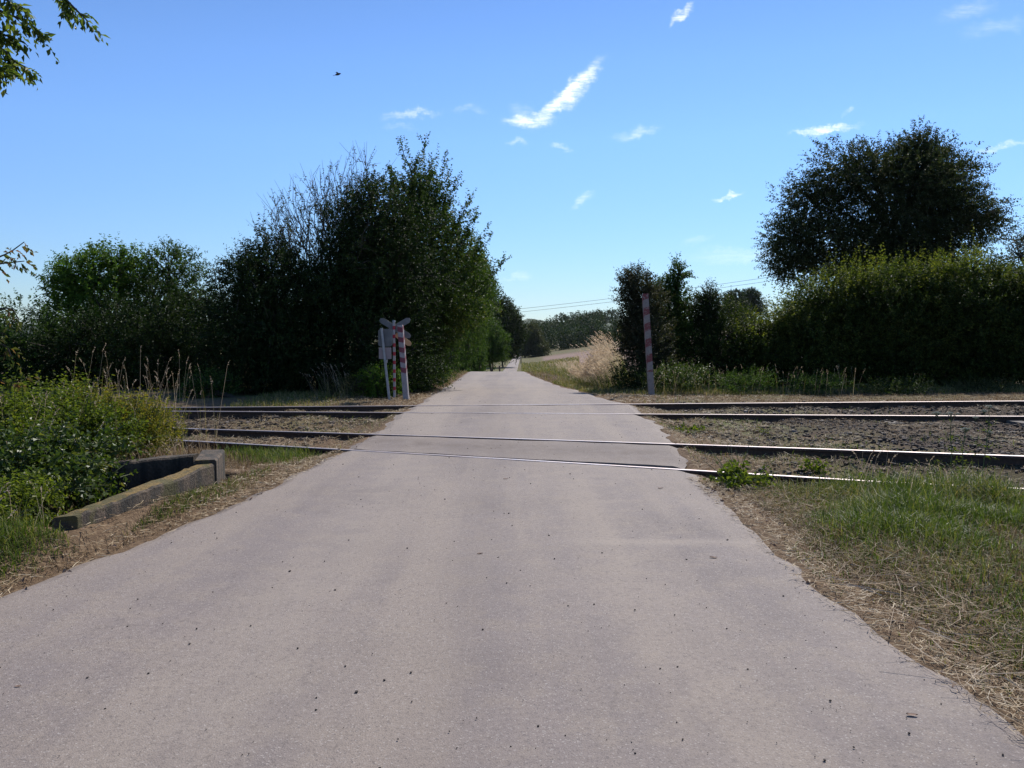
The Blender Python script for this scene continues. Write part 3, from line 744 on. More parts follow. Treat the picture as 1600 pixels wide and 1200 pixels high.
grass('mixed_grass', 'tufts of half green grass against the foot of the mossy wall', P, .075, .005, .9, GM['green'], rng)
P = scatter(40000, -4.6, -2.0, 3.8, 12.3, rng, lambda X, Y: (road_off(X, Y) > -.15) & (X < 0) & (rng.random(len(X)) < np.exp(-np.abs(road_off(X, Y)-.08)/np.where(Y < 6.8, .07, .22))) & (Y < raily(0, X)-.2))
P[:, 2] = np.where(road_off(P[:, 0], P[:, 1]) < .03, base(P[:, 0], P[:, 1]), P[:, 2]+.012)
V, Q = lying(P, .09, .004, rng, .15); stuff('cut_straw', 'short straw strewn on the left edge of the road', 'straw', V, Q, GM['straw'])
P = scatter(110000, -10, 10.5, 8, 17.4, rng, lambda X, Y: (road_off(X, Y) > .0) & (Y > raily(0, X)) & (Y < raily(3, X)+.6) & rail_clear(X, Y, .12) & (rng.random(len(X)) < np.clip(.35+.75*vnoise(X*1.2, Y*1.6, 82)+.6*sm((2.6-road_off(X, Y))/2.2), 0, 1)))
P[:, 2] += .015
V, Q = lying(P, .10, .0045, rng, .2); stuff('track_straw', 'dry straw and debris caught on the ballast', 'straw', V, Q, GM['straw'])
P = scatter(16000, -6, 14, 17.3, 22.5, rng, lambda X, Y: (road_off(X, Y) > -.1) & (Y > raily(3, X)+.15) & (rng.random(len(X)) < np.exp(-np.abs(road_off(X, Y)-.3)/2.5)))
P[:, 2] = np.maximum(P[:, 2], np.where(road_off(P[:, 0], P[:, 1]) < .03, base(P[:, 0], P[:, 1]), -9))+.012
V, Q = lying(P, .12, .008, rng, .15); stuff('verge_straw', 'reddish brown dry straw on the verges beyond the far track', 'straw', V, Q, GM['straw'])
# between the rails
def bedg(X, Y):
    sd = road_off(X, Y); y1 = raily(0, X); y2 = raily(1, X); y3 = raily(2, X); y4 = raily(3, X)
    inb = (Y > y1) & (Y < y4+.5) & (sd > .05) & rail_clear(X, Y)
    pr = np.where((Y > y1) & (Y < y2), .8, np.where(Y < y3, .8*sm((5.2-sd)/3.5)+.12, .3))
    return inb & (rng.random(len(X)) < pr*np.clip(.55+.7*vnoise(X*1.6, Y*2., 81), 0, 1))
P = scatter(170000, -9, 9.5, 7.5, 17.5, rng, bedg)
sd = road_off(P[:, 0], P[:, 1])
isg = rng.random(len(P)) < np.clip(.30+.5*vnoise(P[:, 0]*1.3, P[:, 1]*1.3, 83)-.25*sm((sd-1.2)/1.5), 0, 1)
grass('green_grass', 'low green weeds and grass between the rails', P[isg], .085, .007, .8, GM['green'], rng)
grass('dry_grass', 'sparse dry grass between the rails', P[~isg], .06, .0055, 1.3, GM['straw'], rng)
# verges beyond the tracks
P = scatter(130000, -6, 16, 17.2, 34, rng, lambda X, Y: (road_off(X, Y) > .05) & (Y > raily(3, X)+.15) & ((X > 0) | (Y < 40)) & ((X < 0) | (Y < 24.5) | (X < 4.5)))
s = road_off(P[:, 0], P[:, 1])
isg = rng.random(len(P)) < np.clip(-.35+1.3*sm((s-1.0)/1.6)*(P[:, 0] < 0)+1.2*sm((P[:, 1]-20.6)/1.8)*(P[:, 0] > 0)+.5*vnoise(P[:, 0]*.9, P[:, 1]*.9, 85), 0, .85)
grass('dry_grass', 'brown dry grass on the verges beyond the far track', P[~isg], .07, .008, 1.3, GM['dry'], rng)
grass('green_grass', 'green grass under the shrubs beyond the far track', P[isg], .16, .010, .8, GM['mixed'], rng)
P = scatter(70000, -7, 5, 30, 62, rng, lambda X, Y: (road_off(X, Y) > .05))
isg = rng.random(len(P)) < np.clip(.1+.9*sm((road_off(P[:, 0], P[:, 1])-.5)/1.), 0, .9)
grass('dry_grass', 'dry grass edging the lane up to the crest', P[~isg], .09, .012, 1.1, GM['dry'], rng)
grass('green_grass', 'green grass edging the lane up to the crest', P[isg], .22, .014, .8, GM['mixed'], rng)
# leaf litter and grit on the asphalt
M = NT('dead_leaf'); g = M.new('ShaderNodeNewGeometry')
M.color(M.ramp(g.outputs['Random Per Island'], [(0, (.07, .04, .025)), (.5, (.18, .10, .065)), (1, (.34, .23, .15))])); M.rough(.8); DEAD = M.m
P = scatter(9000, -4.5, 3.6, 3.5, 12.5, rng, lambda X, Y: (np.abs(road_off(X, Y)-.12) < .3) & (rng.random(len(X)) < .25+.9*sm(1-np.hypot(X-2.5, Y-8.6)/1.3)))
P[:, 2] = np.where(road_off(P[:, 0], P[:, 1]) < .03, base(P[:, 0], P[:, 1]), P[:, 2])+.02
n = len(P); A = unit(rng.normal(0, 1, (n, 3))*np.array([1, 1, .3])); N = unit(rng.normal(0, .5, (n, 3))+np.array([0, 0, 1.]))
V, Q = leaves(P, A, N, rng.uniform(.015, .05, n), rng.uniform(.01, .03, n)); stuff('leaf_litter', 'curled dead leaves gathered along the road edges', 'leaf litter', V, Q, DEAD)
P = np.stack([rng.uniform(-4, 2.6, 2200), 2.0+18*rng.random(2200)**1.7], 1)
k = road_off(P[:, 0], P[:, 1]) < -.03; P = P[k]; P = P[rail_clear(P[:, 0], P[:, 1], .12)]
P = np.c_[P, base(P[:, 0], P[:, 1])+.012*vnoise(P[:, 0]*.9, P[:, 1]*.7, 30)*sm((9-P[:, 1])/2)+.004]
V, Q = pebbles(P, .0028*(1+2.2*rng.random(len(P))**5), rng); stuff('road_grit', 'scattered grit and small stones on the asphalt', 'grit', V, Q, STONE)
for (x, y, L, col) in ((750, 863, .07, 'dark brown crumpled leaf lying in the middle of the road'), (28, 1073, .045, 'small dark clod at the lower left of the road'), (1425, 1112, .075, 'dark twig like leaf on the road near the lower right verge'),
                       (790, 746, .09, 'dark patch of clod on the road just before the near rail'), (1032, 759, .10, 'flat dark leaf on the road close to the near rail at right'), (1115, 868, .09, 'dry curled leaf by the right road edge')):
    X, Y = g2(x, y, .01)
    L = L*.62; r_ = np.random.default_rng(int(x)); n = 7; u, v = np.meshgrid(np.linspace(-1, 1, n), np.linspace(-1, 1, 5), indexing='ij')
    w_ = np.sqrt(np.clip(1-u**2, 0, 1))*.42+.02; an = r_.uniform(-.5, .5); c_, s_2 = math.cos(an), math.sin(an)
    lx = u*L*.5; ly = v*w_*L*.5; lz = .001+.06*L*(v**2)+.05*L*u**2*r_.uniform(.3, 1)+r_.normal(0, .006*L/.07, u.shape)**2*20
    V = np.stack([X+lx*c_-ly*s_2, Y+lx*s_2+ly*c_, float(base(X, Y)+.012*vnoise(X*.9, Y*.7, 30)*sm((9-Y)/2))+.004+lz], -1).reshape(-1, 3)
    i, j = np.meshgrid(np.arange(n-1), np.arange(4), indexing='ij'); Q = np.stack([i*5+j, i*5+j+1, (i+1)*5+j+1, (i+1)*5+j], -1).reshape(-1, 4)
    tag(link('fallen_leaf', arr_mesh('fallen_leaf', V, Q), DEAD), col, 'leaf')

# ------------------------------------------------------------------ trees and bushes, left side
def gb(x, Y):
    X = at(x, 600, Y)[0]; return (X, Y, float(ground(X, Y))-.03)
def bush_ells(x0, x1, ytop, ybot, Y, n, rng, dp=1.):
    o = []
    for i in range(n):
        x = x0+(x1-x0)*(i+.5)/n; rx = (x1-x0)/n*.85
        yt = ytop[i] if hasattr(ytop, '__len__') else ytop
        o.append(E(x, (yt+ybot)/2, rx, (ybot-yt)/2, Y+rng.normal(0, .3), dp))
    return o
R0 = np.random.default_rng(9)
tree('young_tree', 'young tree with bright green top above the dark thicket, leftmost of the two', 'tree', gb(150, 27),
     [E(150, 435, 48, 46, 27), E(108, 445, 34, 26, 27), E(190, 430, 36, 34, 27.3), E(150, 500, 70, 60, 27), E(160, 580, 60, 50, 27)], 2600, LM['bright'], BARK, 1, L=.55, k=14, ln=.12, wd=.06, up=.7, lump=.3, twigs=200)
tree('young_tree', 'rounded grey green young tree with airy top, left of the big dark tree group', 'tree', gb(265, 28),
     [E(264, 425, 40, 42, 28), E(240, 470, 44, 44, 28), E(295, 462, 34, 40, 28), E(265, 540, 60, 70, 28)], 2400, LM['mid'], BARK, 2, L=.5, k=13, ln=.085, wd=.055, up=.6, lump=.28, twigs=200)
tree('thicket_bush', 'dark bushes forming a low thicket at the far left edge', 'bush', gb(20, 25),
     bush_ells(-140, 95, [478, 474, 485], 650, 25, 3, R0), 3600, LM['mid'], BARK, 3, L=.45, k=14, ln=.09, wd=.055, stems=3, shell=.7)
tree('thicket_bush', 'dark bushy thicket under the two young trees on the left', 'bush', gb(190, 24),
     bush_ells(80, 345, [500, 470, 455, 462], 650, 24, 4, R0), 5200, LM['dark'], BARK, 4, L=.45, k=14, ln=.085, wd=.05, stems=4, shell=.7)
tree('hawthorn_bush', 'broad dark bush with ragged left side, at the left foot of the sparse twiggy tree', 'bush', gb(410, 22.5),
     [E(385, 440, 46, 40, 22.5), E(420, 420, 46, 50, 23), E(370, 520, 60, 70, 22.5), E(430, 520, 60, 110, 22.5), E(400, 600, 90, 60, 22.5)], 6000, LM['dark'], BARK, 5, L=.5, k=14, ln=.075, wd=.045, up=.35, lump=.3, stems=3, shell=.7, twigs=300)
# sparse twiggy tree
def sparse_tree():
    rng = np.random.default_rng(6); bs = np.array(gb(520, 24)); root = thing('sparse_tree', 'half bare twiggy tree with thin upright branches against the sky', 'tree', bs)
    mb = MB(); tips = []; dirs = []
    c = at(520, 470, 24.2)
    for kk in range(110):
        a = rng.uniform(0, 1)
        x = rng.choice([rng.uniform(385, 610), rng.uniform(430, 590)])
        ytop = np.interp(x, [375, 400, 430, 460, 500, 560, 600, 620], [352, 345, 318, 282, 262, 250, 268, 270])
        y = ytop+abs(rng.normal(0, 45))
        tp = at(x, y, 24.2+rng.normal(0, .9))
        st = c+np.array([rng.normal(0, .5)+(x-500)*.006, rng.normal(0, .4), rng.normal(0, .4)])
        path = bend(st, tp, 9, -.04 if rng.random() < .5 else .06, rng)
        mb.tube(path, np.linspace(.022, .005, 9), 4, cap=False)
        for q in range(9):
            j = rng.integers(3, 9); o = path[j]
            d = unit(unit(path[-1]-path[0])*.7+rng.normal(0, .5, 3)+[0, 0, .3]); Ls = rng.uniform(.25, .8)
            pts = o+d*np.linspace(0, 1, 4)[:, None]*Ls; mb.tube(pts, np.linspace(.007, .003, 4), 3, cap=False)
            if rng.random() < np.clip((y-ytop)/60+.42, 0, 1): tips.append(pts[1]); dirs.append(d)
    for kk in range(5): mb.tube(bend(bs+rng.normal(0, .3, 3)*[1, .5, 0], c+rng.normal(0, .4, 3), 7, 0, rng), np.linspace(.09, .03, 7), 7, cap=False)
    mb.build('branches', TWIG, root)
    V, Q = shoots(np.array(tips), np.array(dirs), .32, 8, .075, .04, rng); mb = MB(); mb.add(V, Q)
    P2, D2 = crown_points([E(480, 500, 110, 85, 24.6), E(560, 420, 50, 80, 24.6)], 2000, rng, .8)
    V, Q = shoots(P2, D2, .4, 10, .075, .042, rng); mb.add(V, Q); mb.build('leaves', LM['olive'], root)
sparse_tree()
tree('broad_tree', 'broad round dark tree in the middle of the left group, behind the signs', 'tree', gb(560, 23.2),
     [E(578, 365, 55, 88, 23.5), E(525, 465, 75, 72, 23.2), E(610, 420, 85, 110, 23.4), E(560, 520, 120, 100, 23), E(480, 580, 80, 60, 22.6), E(600, 590, 90, 45, 22.6)], 9000, LM['dark'], BARK, 7, L=.5, k=14, ln=.08, wd=.05, shell=.7, lump=.25, trunk_r=.2, twigs=200)
# the tall cherry: upright leafy leaders along the outline
rng = np.random.default_rng(8); ep = []; ed = []
for (x0, y0, x1, y1) in ((650, 330, 632, 208), (655, 330, 662, 208), (672, 340, 692, 233), (688, 360, 716, 268), (640, 320, 608, 258), (700, 380, 734, 300), (712, 400, 746, 322), (722, 430, 768, 352), (735, 470, 784, 400), (640, 330, 645, 240), (668, 330, 676, 250), (690, 350, 704, 262), (620, 320, 612, 262)):
    for rep in range(3):
        a = at(x0, y0, 26.2+rng.normal(0, .3)); e = at(x1+rng.normal(0, 4), y1+abs(rng.normal(0, 6)), 26.2+rng.normal(0, .3))
        for tt in np.linspace(.0, .88, 11):
            ep.append(a+(e-a)*tt); ed.append(unit(unit(e-a)+rng.normal(0, .3, 3)))
tree('cherry_tree', 'tallest tree of the left group with pointed leafy leaders and a conical top', 'tree', gb(668, 26.5),
     [E(655, 320, 36, 60, 26.3), E(665, 380, 70, 80, 26.4), E(675, 450, 78, 80, 26.4), E(648, 540, 40, 90, 26.2), E(728, 440, 34, 60, 28.5), E(640, 470, 60, 100, 26), E(690, 500, 50, 50, 26.6)], 7000, LM['cherry'], BARK, 8, L=.42, k=13, ln=.10, wd=.055, up=.55, lump=.28, trunk_r=.2, extra=(np.array(ep), np.array(ed)), twigs=300, shell=.65)
for (x, Y, ells, n, lab, mat, sd) in (
    (672, 33, [E(668, 545, 30, 58, 33), E(690, 500, 26, 50, 34), E(655, 580, 26, 26, 32)], 2200, 'dark bush by the lane at the foot of the tall cherry tree', LM['mid'], 19),
    (698, 42, [E(694, 540, 22, 54, 43), E(710, 490, 26, 60, 43), E(690, 580, 14, 16, 41)], 2200, 'sunlit green bush by the lane, second past the tall cherry tree', LM['mid'], 20),
    (720, 56, [E(722, 500, 20, 80, 56), E(744, 445, 26, 60, 57), E(738, 500, 18, 50, 58), E(715, 562, 14, 30, 56)], 3200, 'bright leafy tree at the crest of the lane with foliage strands down to the verge', LM['mid'], 21),
    (742, 85, [E(740, 510, 20, 70, 85), E(757, 455, 18, 45, 86), E(742, 566, 13, 30, 85)], 2400, 'yellow green tree just beyond the crest on the left of the lane', LM['mid'], 22),
    (650, 26, [E(648, 600, 18, 14, 26), E(625, 604, 18, 14, 25)], 300, 'low bright undergrowth at the road side behind the striped post on the left', LM['bright'], 18)):
    tree('roadside_bush', lab, 'bush', gb(x, Y), ells, n, mat, BARK, sd, L=.4*max(1, Y/45), k=13, ln=.09*max(1, Y/45), wd=.055*max(1, Y/45), up=.5, lump=.3, nbr=60, stems=1, shell=.7)
tree('small_bush', 'bright green small bush behind the two sign poles', 'bush', gb(600, 20.4),
     [E(590, 597, 28, 24, 20.3), E(612, 602, 18, 20, 20.2)], 420, LM['bright'], BARK, 23, L=.28, k=12, ln=.06, wd=.04, up=.5, nbr=30, stems=2, shell=.7)
tree('small_bush', 'dull feathery small bush left of the sign poles in deep shade', 'bush', gb(545, 20.2),
     [E(545, 612, 30, 20, 20.2), E(520, 620, 20, 12, 20)], 260, LM['olive'], BARK, 24, L=.35, k=12, ln=.06, wd=.02, up=.9, nbr=30, stems=3, shell=.8)
tree('small_bush', 'dark small bush behind the far rail right of the yellow shrub', 'bush', gb(330, 20),
     [E(330, 610, 34, 26, 20), E(300, 618, 22, 22, 20)], 420, LM['mid'], BARK, 25, L=.35, k=12, ln=.06, wd=.04, up=.6, nbr=30, stems=3, shell=.8)
# ------------------------------------------------------------------ the valley beyond the crest
def vtree(name, lab, x, Y, ells, n, mat, sd, L, ln, k=9, **kw):
    return tree(name, lab, 'tree', gb(x, Y), ells, n, mat, BARK, sd, L=L, k=k, ln=ln, wd=ln*.7, up=.5, lump=.3, nbr=40, trunk_r=.25, shell=.6, **kw)
vtree('valley_tree', 'tall dark tree beside the valley road, just beyond the crest', 786, 250,
      [E(786, 500, 26, 33, 250), E(800, 520, 22, 34, 252), E(770, 490, 24, 34, 250), E(776, 542, 24, 22, 248)], 5200, LM['dark'], 30, 1.6, .5)
vtree('valley_tree', 'rounded grey green tree at the end of the valley road', 832, 420,
      [E(830, 527, 15, 22, 420), E(838, 540, 16, 18, 418), E(822, 545, 12, 14, 415), E(848, 548, 8, 9, 410)], 2400, LM['olive'], 31, 2.2, .75)
vtree('valley_bush', 'yellow green bush overhanging the left edge of the valley road', 776, 130,
      [E(778, 535, 17, 18, 130), E(768, 520, 16, 22, 132), E(758, 545, 22, 30, 130), E(770, 552, 20, 14, 129)], 2000, LM['mid'], 32, .9, .26)
vtree('valley_bush', 'small pale bush at the far bend of the valley road', 812, 480,
      [E(812, 547, 6, 6, 480), E(818, 551, 5, 4, 478)], 500, LM['yellow'], 33, 1.5, .6)
vtree('valley_tree', 'dark tree standing behind the fence post left of the valley road', 752, 180,
      [E(752, 520, 30, 44, 180), E(735, 535, 30, 44, 182)], 2600, LM['dark'], 34, 1.2, .36)
vtree('valley_bush', 'low dark bush in the shade where the valley road enters the wood', 784, 340,
      [E(792, 550, 6, 9, 345), E(784, 548, 9, 12, 340), E(774, 552, 10, 10, 335)], 900, LM['dark'], 35, 1.4, .5)
# far wood reads as one mass: many crowns, one object
rng = np.random.default_rng(300); el = []
for i in range(64):
    x = 812+(965-812)*rng.random(); Y = rng.uniform(560, 820)
    top = np.interp(x, [812, 822, 850, 880, 920, 965], [506, 500, 499, 490, 487, 480])
    y = top+(Y < 690)*rng.uniform(6, 34)+rng.uniform(0, 6); r = rng.uniform(9, 15)
    el.append(E(x, y+r, r, r*1.1, Y))
for i in range(40):
    x = rng.uniform(835, 1000); Y = rng.uniform(520, 640); el.append(E(x, rng.uniform(522, 540), 12, 18, Y))
for i in range(50):      # hedgerow woods left and right of the frame so the valley does not end at the picture edge
    sgn = rng.choice([-1, 1]); Y = rng.uniform(480, 800); x = 800+sgn*rng.uniform(180, 1000); el.append(E(x, rng.uniform(490, 505), 22, 26, Y))
P, D = crown_points(el, 34000, rng, .5, .4, .5, .25)
P = P[P[:, 2] > ground(P[:, 0], P[:, 1])-1]; D = D[:len(P)]
V, Q = shoots(P, D, 2.0, 5, 1.25, .95, rng)
tag(link('far_wood', arr_mesh('far_wood', V, Q), LM['far']), 'dark wood closing the valley behind the stubble field', 'wood', kind='stuff')
for (x, y, rx, ry, Y, lab, sd) in ((1148, 466, 17, 13, 330, 'bluish distant round tree showing above the shrubs, left of the hedge', 41), (1172, 462, 16, 11, 340, 'second bluish distant tree touching the left end of the hedge', 42)):
    tree('distant_tree', lab, 'tree', gb(x, Y), [E(x, y, rx, ry, Y), E(x-6, y+6, rx*.7, ry, Y), E(x+5, y+16, rx, ry*1.4, Y)], 1700, LM['far'], BARK, sd, L=1.2, k=9, ln=.5, wd=.35, nbr=20, trunk_r=.3)
# wooded hills on the horizon
hx = np.linspace(-5200, 5200, 260); hy = np.array([2600, 2750, 2950, 3200, 3600.])
hz0 = 30+12*vnoise(hx/420, hx*0, 91)+7*np.abs(vnoise(hx/70, hx*0, 92))+3*np.abs(vnoise(hx/22, hx*0, 93))+22*np.exp(-((hx-62)/60)**2)+32*np.exp(-((hx-270)/90)**2)
fac = np.array([-.6, .55, 1., .8, -.5])
V = np.array([[x, y+20*math.sin(x/90), -30+(h+30)*f] for y, f in zip(hy, fac) for x, h in zip(hx, hz0)])
m = len(hx); i, j = np.meshgrid(np.arange(4), np.arange(m-1), indexing='ij')
q = np.stack([i*m+j, i*m+j+1, (i+1)*m+j+1, (i+1)*m+j], -1).reshape(-1, 4)
HM = NT('wooded_hill'); HM.color(HM.ramp(HM.noise(.02, 6, .6, HM.pos()), [(.3, (.02, .035, .012)), (.7, (.06, .085, .03))])); HM.rough(.95)
tag(link('hills', arr_mesh('hills', V, q, True), HM.m), 'blue wooded hills on the horizon', 'hills', kind='structure')
# fence post by the lane, valley posts
WOOD = simple_mat('post_wood', (.045, .035, .028), (.11, .09, .075), 10, .9, .3)
for (x, ytop, Y, lab) in ((780.5, 571, 62, 'dark wooden fence post by the crest of the lane'), (789, 557, 200, 'pale distant post at the foot of the valley trees'), (814, 557, 230, 'dark short post on the right side of the valley road')):
    bx, by, bz = gb(x, Y); tp = at(x, ytop, Y)
    bz = max(bz, tp[2]-1.6) if Y > 100 else bz
    mb = MB(); r = .06 if Y < 100 else .13
    mb.tube([[bx, by, bz-.4], [bx+.01, by, (bz+tp[2])/2], [bx-.01, by, tp[2]-.04]], [r, r*.95, r*.9], 8); mb.tube([[bx-.01, by, tp[2]-.04], [bx-.01, by, tp[2]]], [r*.9, r*.55], 8)
    tag(mb.build('fence_post', WOOD), lab, 'post')
# overhead wires across the valley
for k, (y0, y1, lab) in enumerate(((484, 438, 'upper thin overhead wire crossing the sky above the valley'), (489, 444, 'lower thin overhead wire crossing the sky above the valley'))):
    t = np.linspace(-.8, 1.6, 40); a = at(800, y0, 260); e = at(1180, y1, 230)
    pts = a+(e-a)*t[:, None]; pts[:, 2] -= 2.0*(1-((t-.4)/1.2)**2)-2.0*.9
    mb = MB(); mb.tube(pts, .045, 5, cap=False); tag(mb.build('overhead_wire', GREY), lab, 'wire')
# tall feathery grass on the right bank
def tallgrass(name, lab, P, h, mat_b, mat_s, rng, heading=None, heads=.5, lean=.35, w=.007, hl=.05, stuffy=True, hw=.012):
    V, Q = blades(P, h*.8, w, lean, rng, heading)
    o = stuff(name, lab, 'tall grass', V, Q, mat_b)
    k = rng.random(len(P)) < heads; S_ = P[k]; n = len(S_)
    hh = (np.broadcast_to(h, (len(P),))[k])*rng.uniform(.75, 1.2, n)
    ph = rng.uniform(0, 6.28, n) if heading is None else heading+rng.normal(0, .6, n)
    d = unit(np.stack([np.cos(ph)*lean*.8, np.sin(ph)*lean*.8, np.ones(n)], 1)+rng.normal(0, .08, (n, 3)))
    top = S_+d*hh[:, None]
    wv = unit(np.cross(d, rng.normal(0, 1, (n, 3))))*.0022*max(1, w/.007)
    Vs = np.stack([S_-wv, S_+wv, top+wv*.6, top-wv*.6], 1).reshape(-1, 3); Qs = np.arange(n*4).reshape(-1, 4)
    mb = MB(); mb.add(Vs, Qs)
    dd = unit(d+np.stack([np.cos(ph)*.5, np.sin(ph)*.5, 0*ph-.15], 1)*lean)
    V2, Q2 = shoots(top, dd, hl*3.2, 9, hl*.7, hw, rng, spread=.35, droop=.25, hang=.1, t0=0)
    mb.add(V2, Q2)
    o2 = mb.build('seed_heads', mat_s, o)
    return o
rng = np.random.default_rng(310)
def tg_zone(n, x0, x1, Y0, Y1, edge):
    Y = rng.uniform(Y0, Y1, n); x = rng.uniform(x0, x1, n); X = (x-800)/F*Y
    k = X-redge(Y)[1] > edge; X, Y = X[k], Y[k]; return np.stack([X, Y, ground(X, Y)], 1)
P = tg_zone(4800, 868, 980, 25, 33, .8)
sl = sm((P[:, 0]-redge(P[:, 1])[1]-.6)/1.5)
tallgrass('tall_grass', 'feathery tall grass with pale pinkish seed heads on the bank right of the lane', P, (.35+1.15*sl)*np.clip(.8+.45*vnoise(P[:, 0]*2.2, P[:, 1]*1.5, 66), .35, 1.3), GM['green'], GM['pink'], rng, math.pi, .5, .6, .010, .085, hw=.028)
tallgrass('tall_grass', 'taller half dry grasses hiding the near rail at the right', LATER, .42, GM['green'], GM['seed'], rng, None, .25, .45, .007, .03)
P = tg_zone(1200, 850, 900, 34, 50, 1.3)
tallgrass('tall_grass', 'shorter tall grass on the bank beside the crest of the lane', P, .34, GM['mixed'], GM['pink'], rng, math.pi, .3, .4, .012, .06, hw=.02)
# rough grass on the valley field edge
P = tg_zone(9000, 808, 905, 90, 300, 1.0)
V, Q = blades(P, .8, .11, .7, rng); stuff('field_edge_grass', 'rough pale grass along the valley field', 'grass', V, Q, GM['mixed'])

# ------------------------------------------------------------------ right side shrubs, hedge and tree
tree('shrub', 'upright dark shrub with reddish young leaves right behind the striped post on the right', 'shrub', gb(1000, 25),
     [E(990, 445, 22, 24, 25), E(1003, 470, 34, 40, 25), E(992, 520, 24, 60, 25), E(1012, 540, 34, 60, 24.6)], 2600, LM['purple'], BARK, 50, L=.38, k=13, ln=.065, wd=.045, up=.9, lump=.3, twigs=200, stems=2, shell=.65)
tree('shrub', 'loose shrub with one leaning leafy spray reaching above the rest, right of the striped post', 'shrub', gb(1045, 26.6),
     [E(1036, 455, 16, 20, 26.6), E(1060, 430, 10, 20, 26.6), E(1053, 452, 12, 20, 26.6), E(1045, 500, 30, 50, 26.6), E(1050, 555, 40, 50, 26.2)], 2000, LM['mid'], BARK, 51, L=.36, k=12, ln=.075, wd=.055, up=.8, lump=.3, twigs=200, stems=2, shell=.7)
tree('shrub', 'narrow dark columnar shrub between the leafy spray and the hedge', 'shrub', gb(1105, 26),
     [E(1108, 500, 22, 44, 26), E(1108, 470, 14, 22, 26), E(1106, 555, 24, 54, 25.8)], 1700, LM['dark'], BARK, 52, L=.34, k=13, ln=.06, wd=.04, up=1.0, lump=.25, stems=2, shell=.7, twigs=120)
tree('shrub', 'yellowish green shrub filling the gap at the left end of the hedge', 'shrub', gb(1150, 26),
     [E(1080, 505, 30, 44, 26.5), E(1145, 530, 36, 54, 26), E(1140, 490, 24, 20, 27), E(1120, 570, 40, 44, 25.5)], 2200, LM['hedge'], BARK, 53, L=.36, k=12, ln=.065, wd=.045, up=.6, lump=.3, stems=2, shell=.7)
hd = []
for i, x in enumerate(np.linspace(1178, 1760, 15)):
    top = np.interp(x, [1150, 1217, 1274, 1347, 1427, 1523, 1562, 1640, 1800], [536, 486, 448, 426, 430, 405, 432, 436, 420])+9*math.sin(i*1.9)
    hd.append(E(x, (top+612)/2, 40, (612-top)/2, 25+.3*math.sin(i*2.1), .8)); hd.append(E(x+14, top+40, 40, 40, 25.4, .9)); hd.append(E(x+8, 562, 44, 58, 24.9, .7)); hd.append(E(x+20, (top+620)/2, 46, (615-top)/2, 26.6, .6))
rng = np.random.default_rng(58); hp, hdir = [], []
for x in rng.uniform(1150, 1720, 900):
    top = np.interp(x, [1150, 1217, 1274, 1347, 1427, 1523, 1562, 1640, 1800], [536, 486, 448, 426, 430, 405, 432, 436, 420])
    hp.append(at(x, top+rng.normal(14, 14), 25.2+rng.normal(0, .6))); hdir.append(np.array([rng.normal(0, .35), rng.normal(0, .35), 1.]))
hroot = tree('hedge', 'long tall dense hedge with sunlit yellow green top along the far side of the tracks', 'hedge', gb(1420, 25), hd, 36000, LM['hedge'], BARK, 54, L=.42, k=13, ln=.085, wd=.052, up=.75, lump=.16, stems=8, shell=.75, nbr=200, twigs=300, stem_name='stems', crown='foliage', trunk_r=.035)
rng = np.random.default_rng(57); bp, bd = [], []
for (x0, y0, x1, y1) in ((1425, 240, 1438, 212), (1440, 250, 1468, 220), (1460, 262, 1500, 252), (1400, 260, 1392, 232), (1350, 270, 1328, 246), (1310, 290, 1268, 262), (1285, 310, 1232, 300), (1270, 340, 1205, 345), (1255, 370, 1192, 378), (1245, 400, 1196, 412), (1490, 300, 1535, 292), (1500, 330, 1560, 312), (1520, 345, 1576, 338), (1500, 360, 1566, 352), (1470, 275, 1512, 258), (1370, 250, 1352, 240), (1300, 300, 1250, 276), (1240, 400, 1222, 436)):
    for r_ in range(3):
        a_ = at(x0, y0, 36+rng.normal(0, .8)); e_ = at(x1+rng.normal(0, 5), y1+rng.normal(0, 5), 36+rng.normal(0, .8))
        for tt in np.linspace(0, .9, 9): bp.append(a_+(e_-a_)*tt+rng.normal(0, .06, 3)); bd.append(unit(unit(e_-a_)+rng.normal(0, .4, 3)))
tree('large_tree', 'big dark spreading tree with irregular crown rising behind the hedge', 'tree', gb(1395, 36),
     [E(1400, 315, 100, 85, 36), E(1440, 262, 60, 46, 36), E(1430, 236, 34, 22, 36), E(1335, 270, 62, 42, 36), E(1275, 320, 62, 38, 36), E(1240, 375, 40, 34, 36), E(1310, 385, 90, 50, 36), E(1480, 325, 68, 36, 36), E(1525, 345, 44, 26, 36), E(1475, 285, 48, 30, 36), E(1450, 385, 90, 50, 36), E(1235, 415, 32, 24, 36), E(1400, 420, 120, 40, 36)], 16000, LM['spread'], BARK, 55, L=.6, k=14, ln=.10, wd=.065, up=.2, lump=.42, trunk_r=.2, extra=(np.array(bp), np.array(bd)), shell=.75, twigs=500, nbr=260)
tree('shrub', 'reddish tipped loose shrub poking above the hedge at the right edge', 'shrub', gb(1600, 27),
     [E(1592, 400, 16, 22, 27), E(1615, 390, 20, 30, 27), E(1600, 460, 40, 70, 27)], 700, LM['purple'], BARK, 56, L=.5, k=11, ln=.075, wd=.05, up=.9, lump=.3, twigs=150, stems=2)
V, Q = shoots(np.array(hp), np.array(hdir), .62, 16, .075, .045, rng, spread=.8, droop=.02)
mb = MB(); mb.add(V, Q); mb.build('sunlit_top_leaves', LM['sunlit_top'], hroot)  # lighter top shoots: the sunlit look is put into their leaf colour
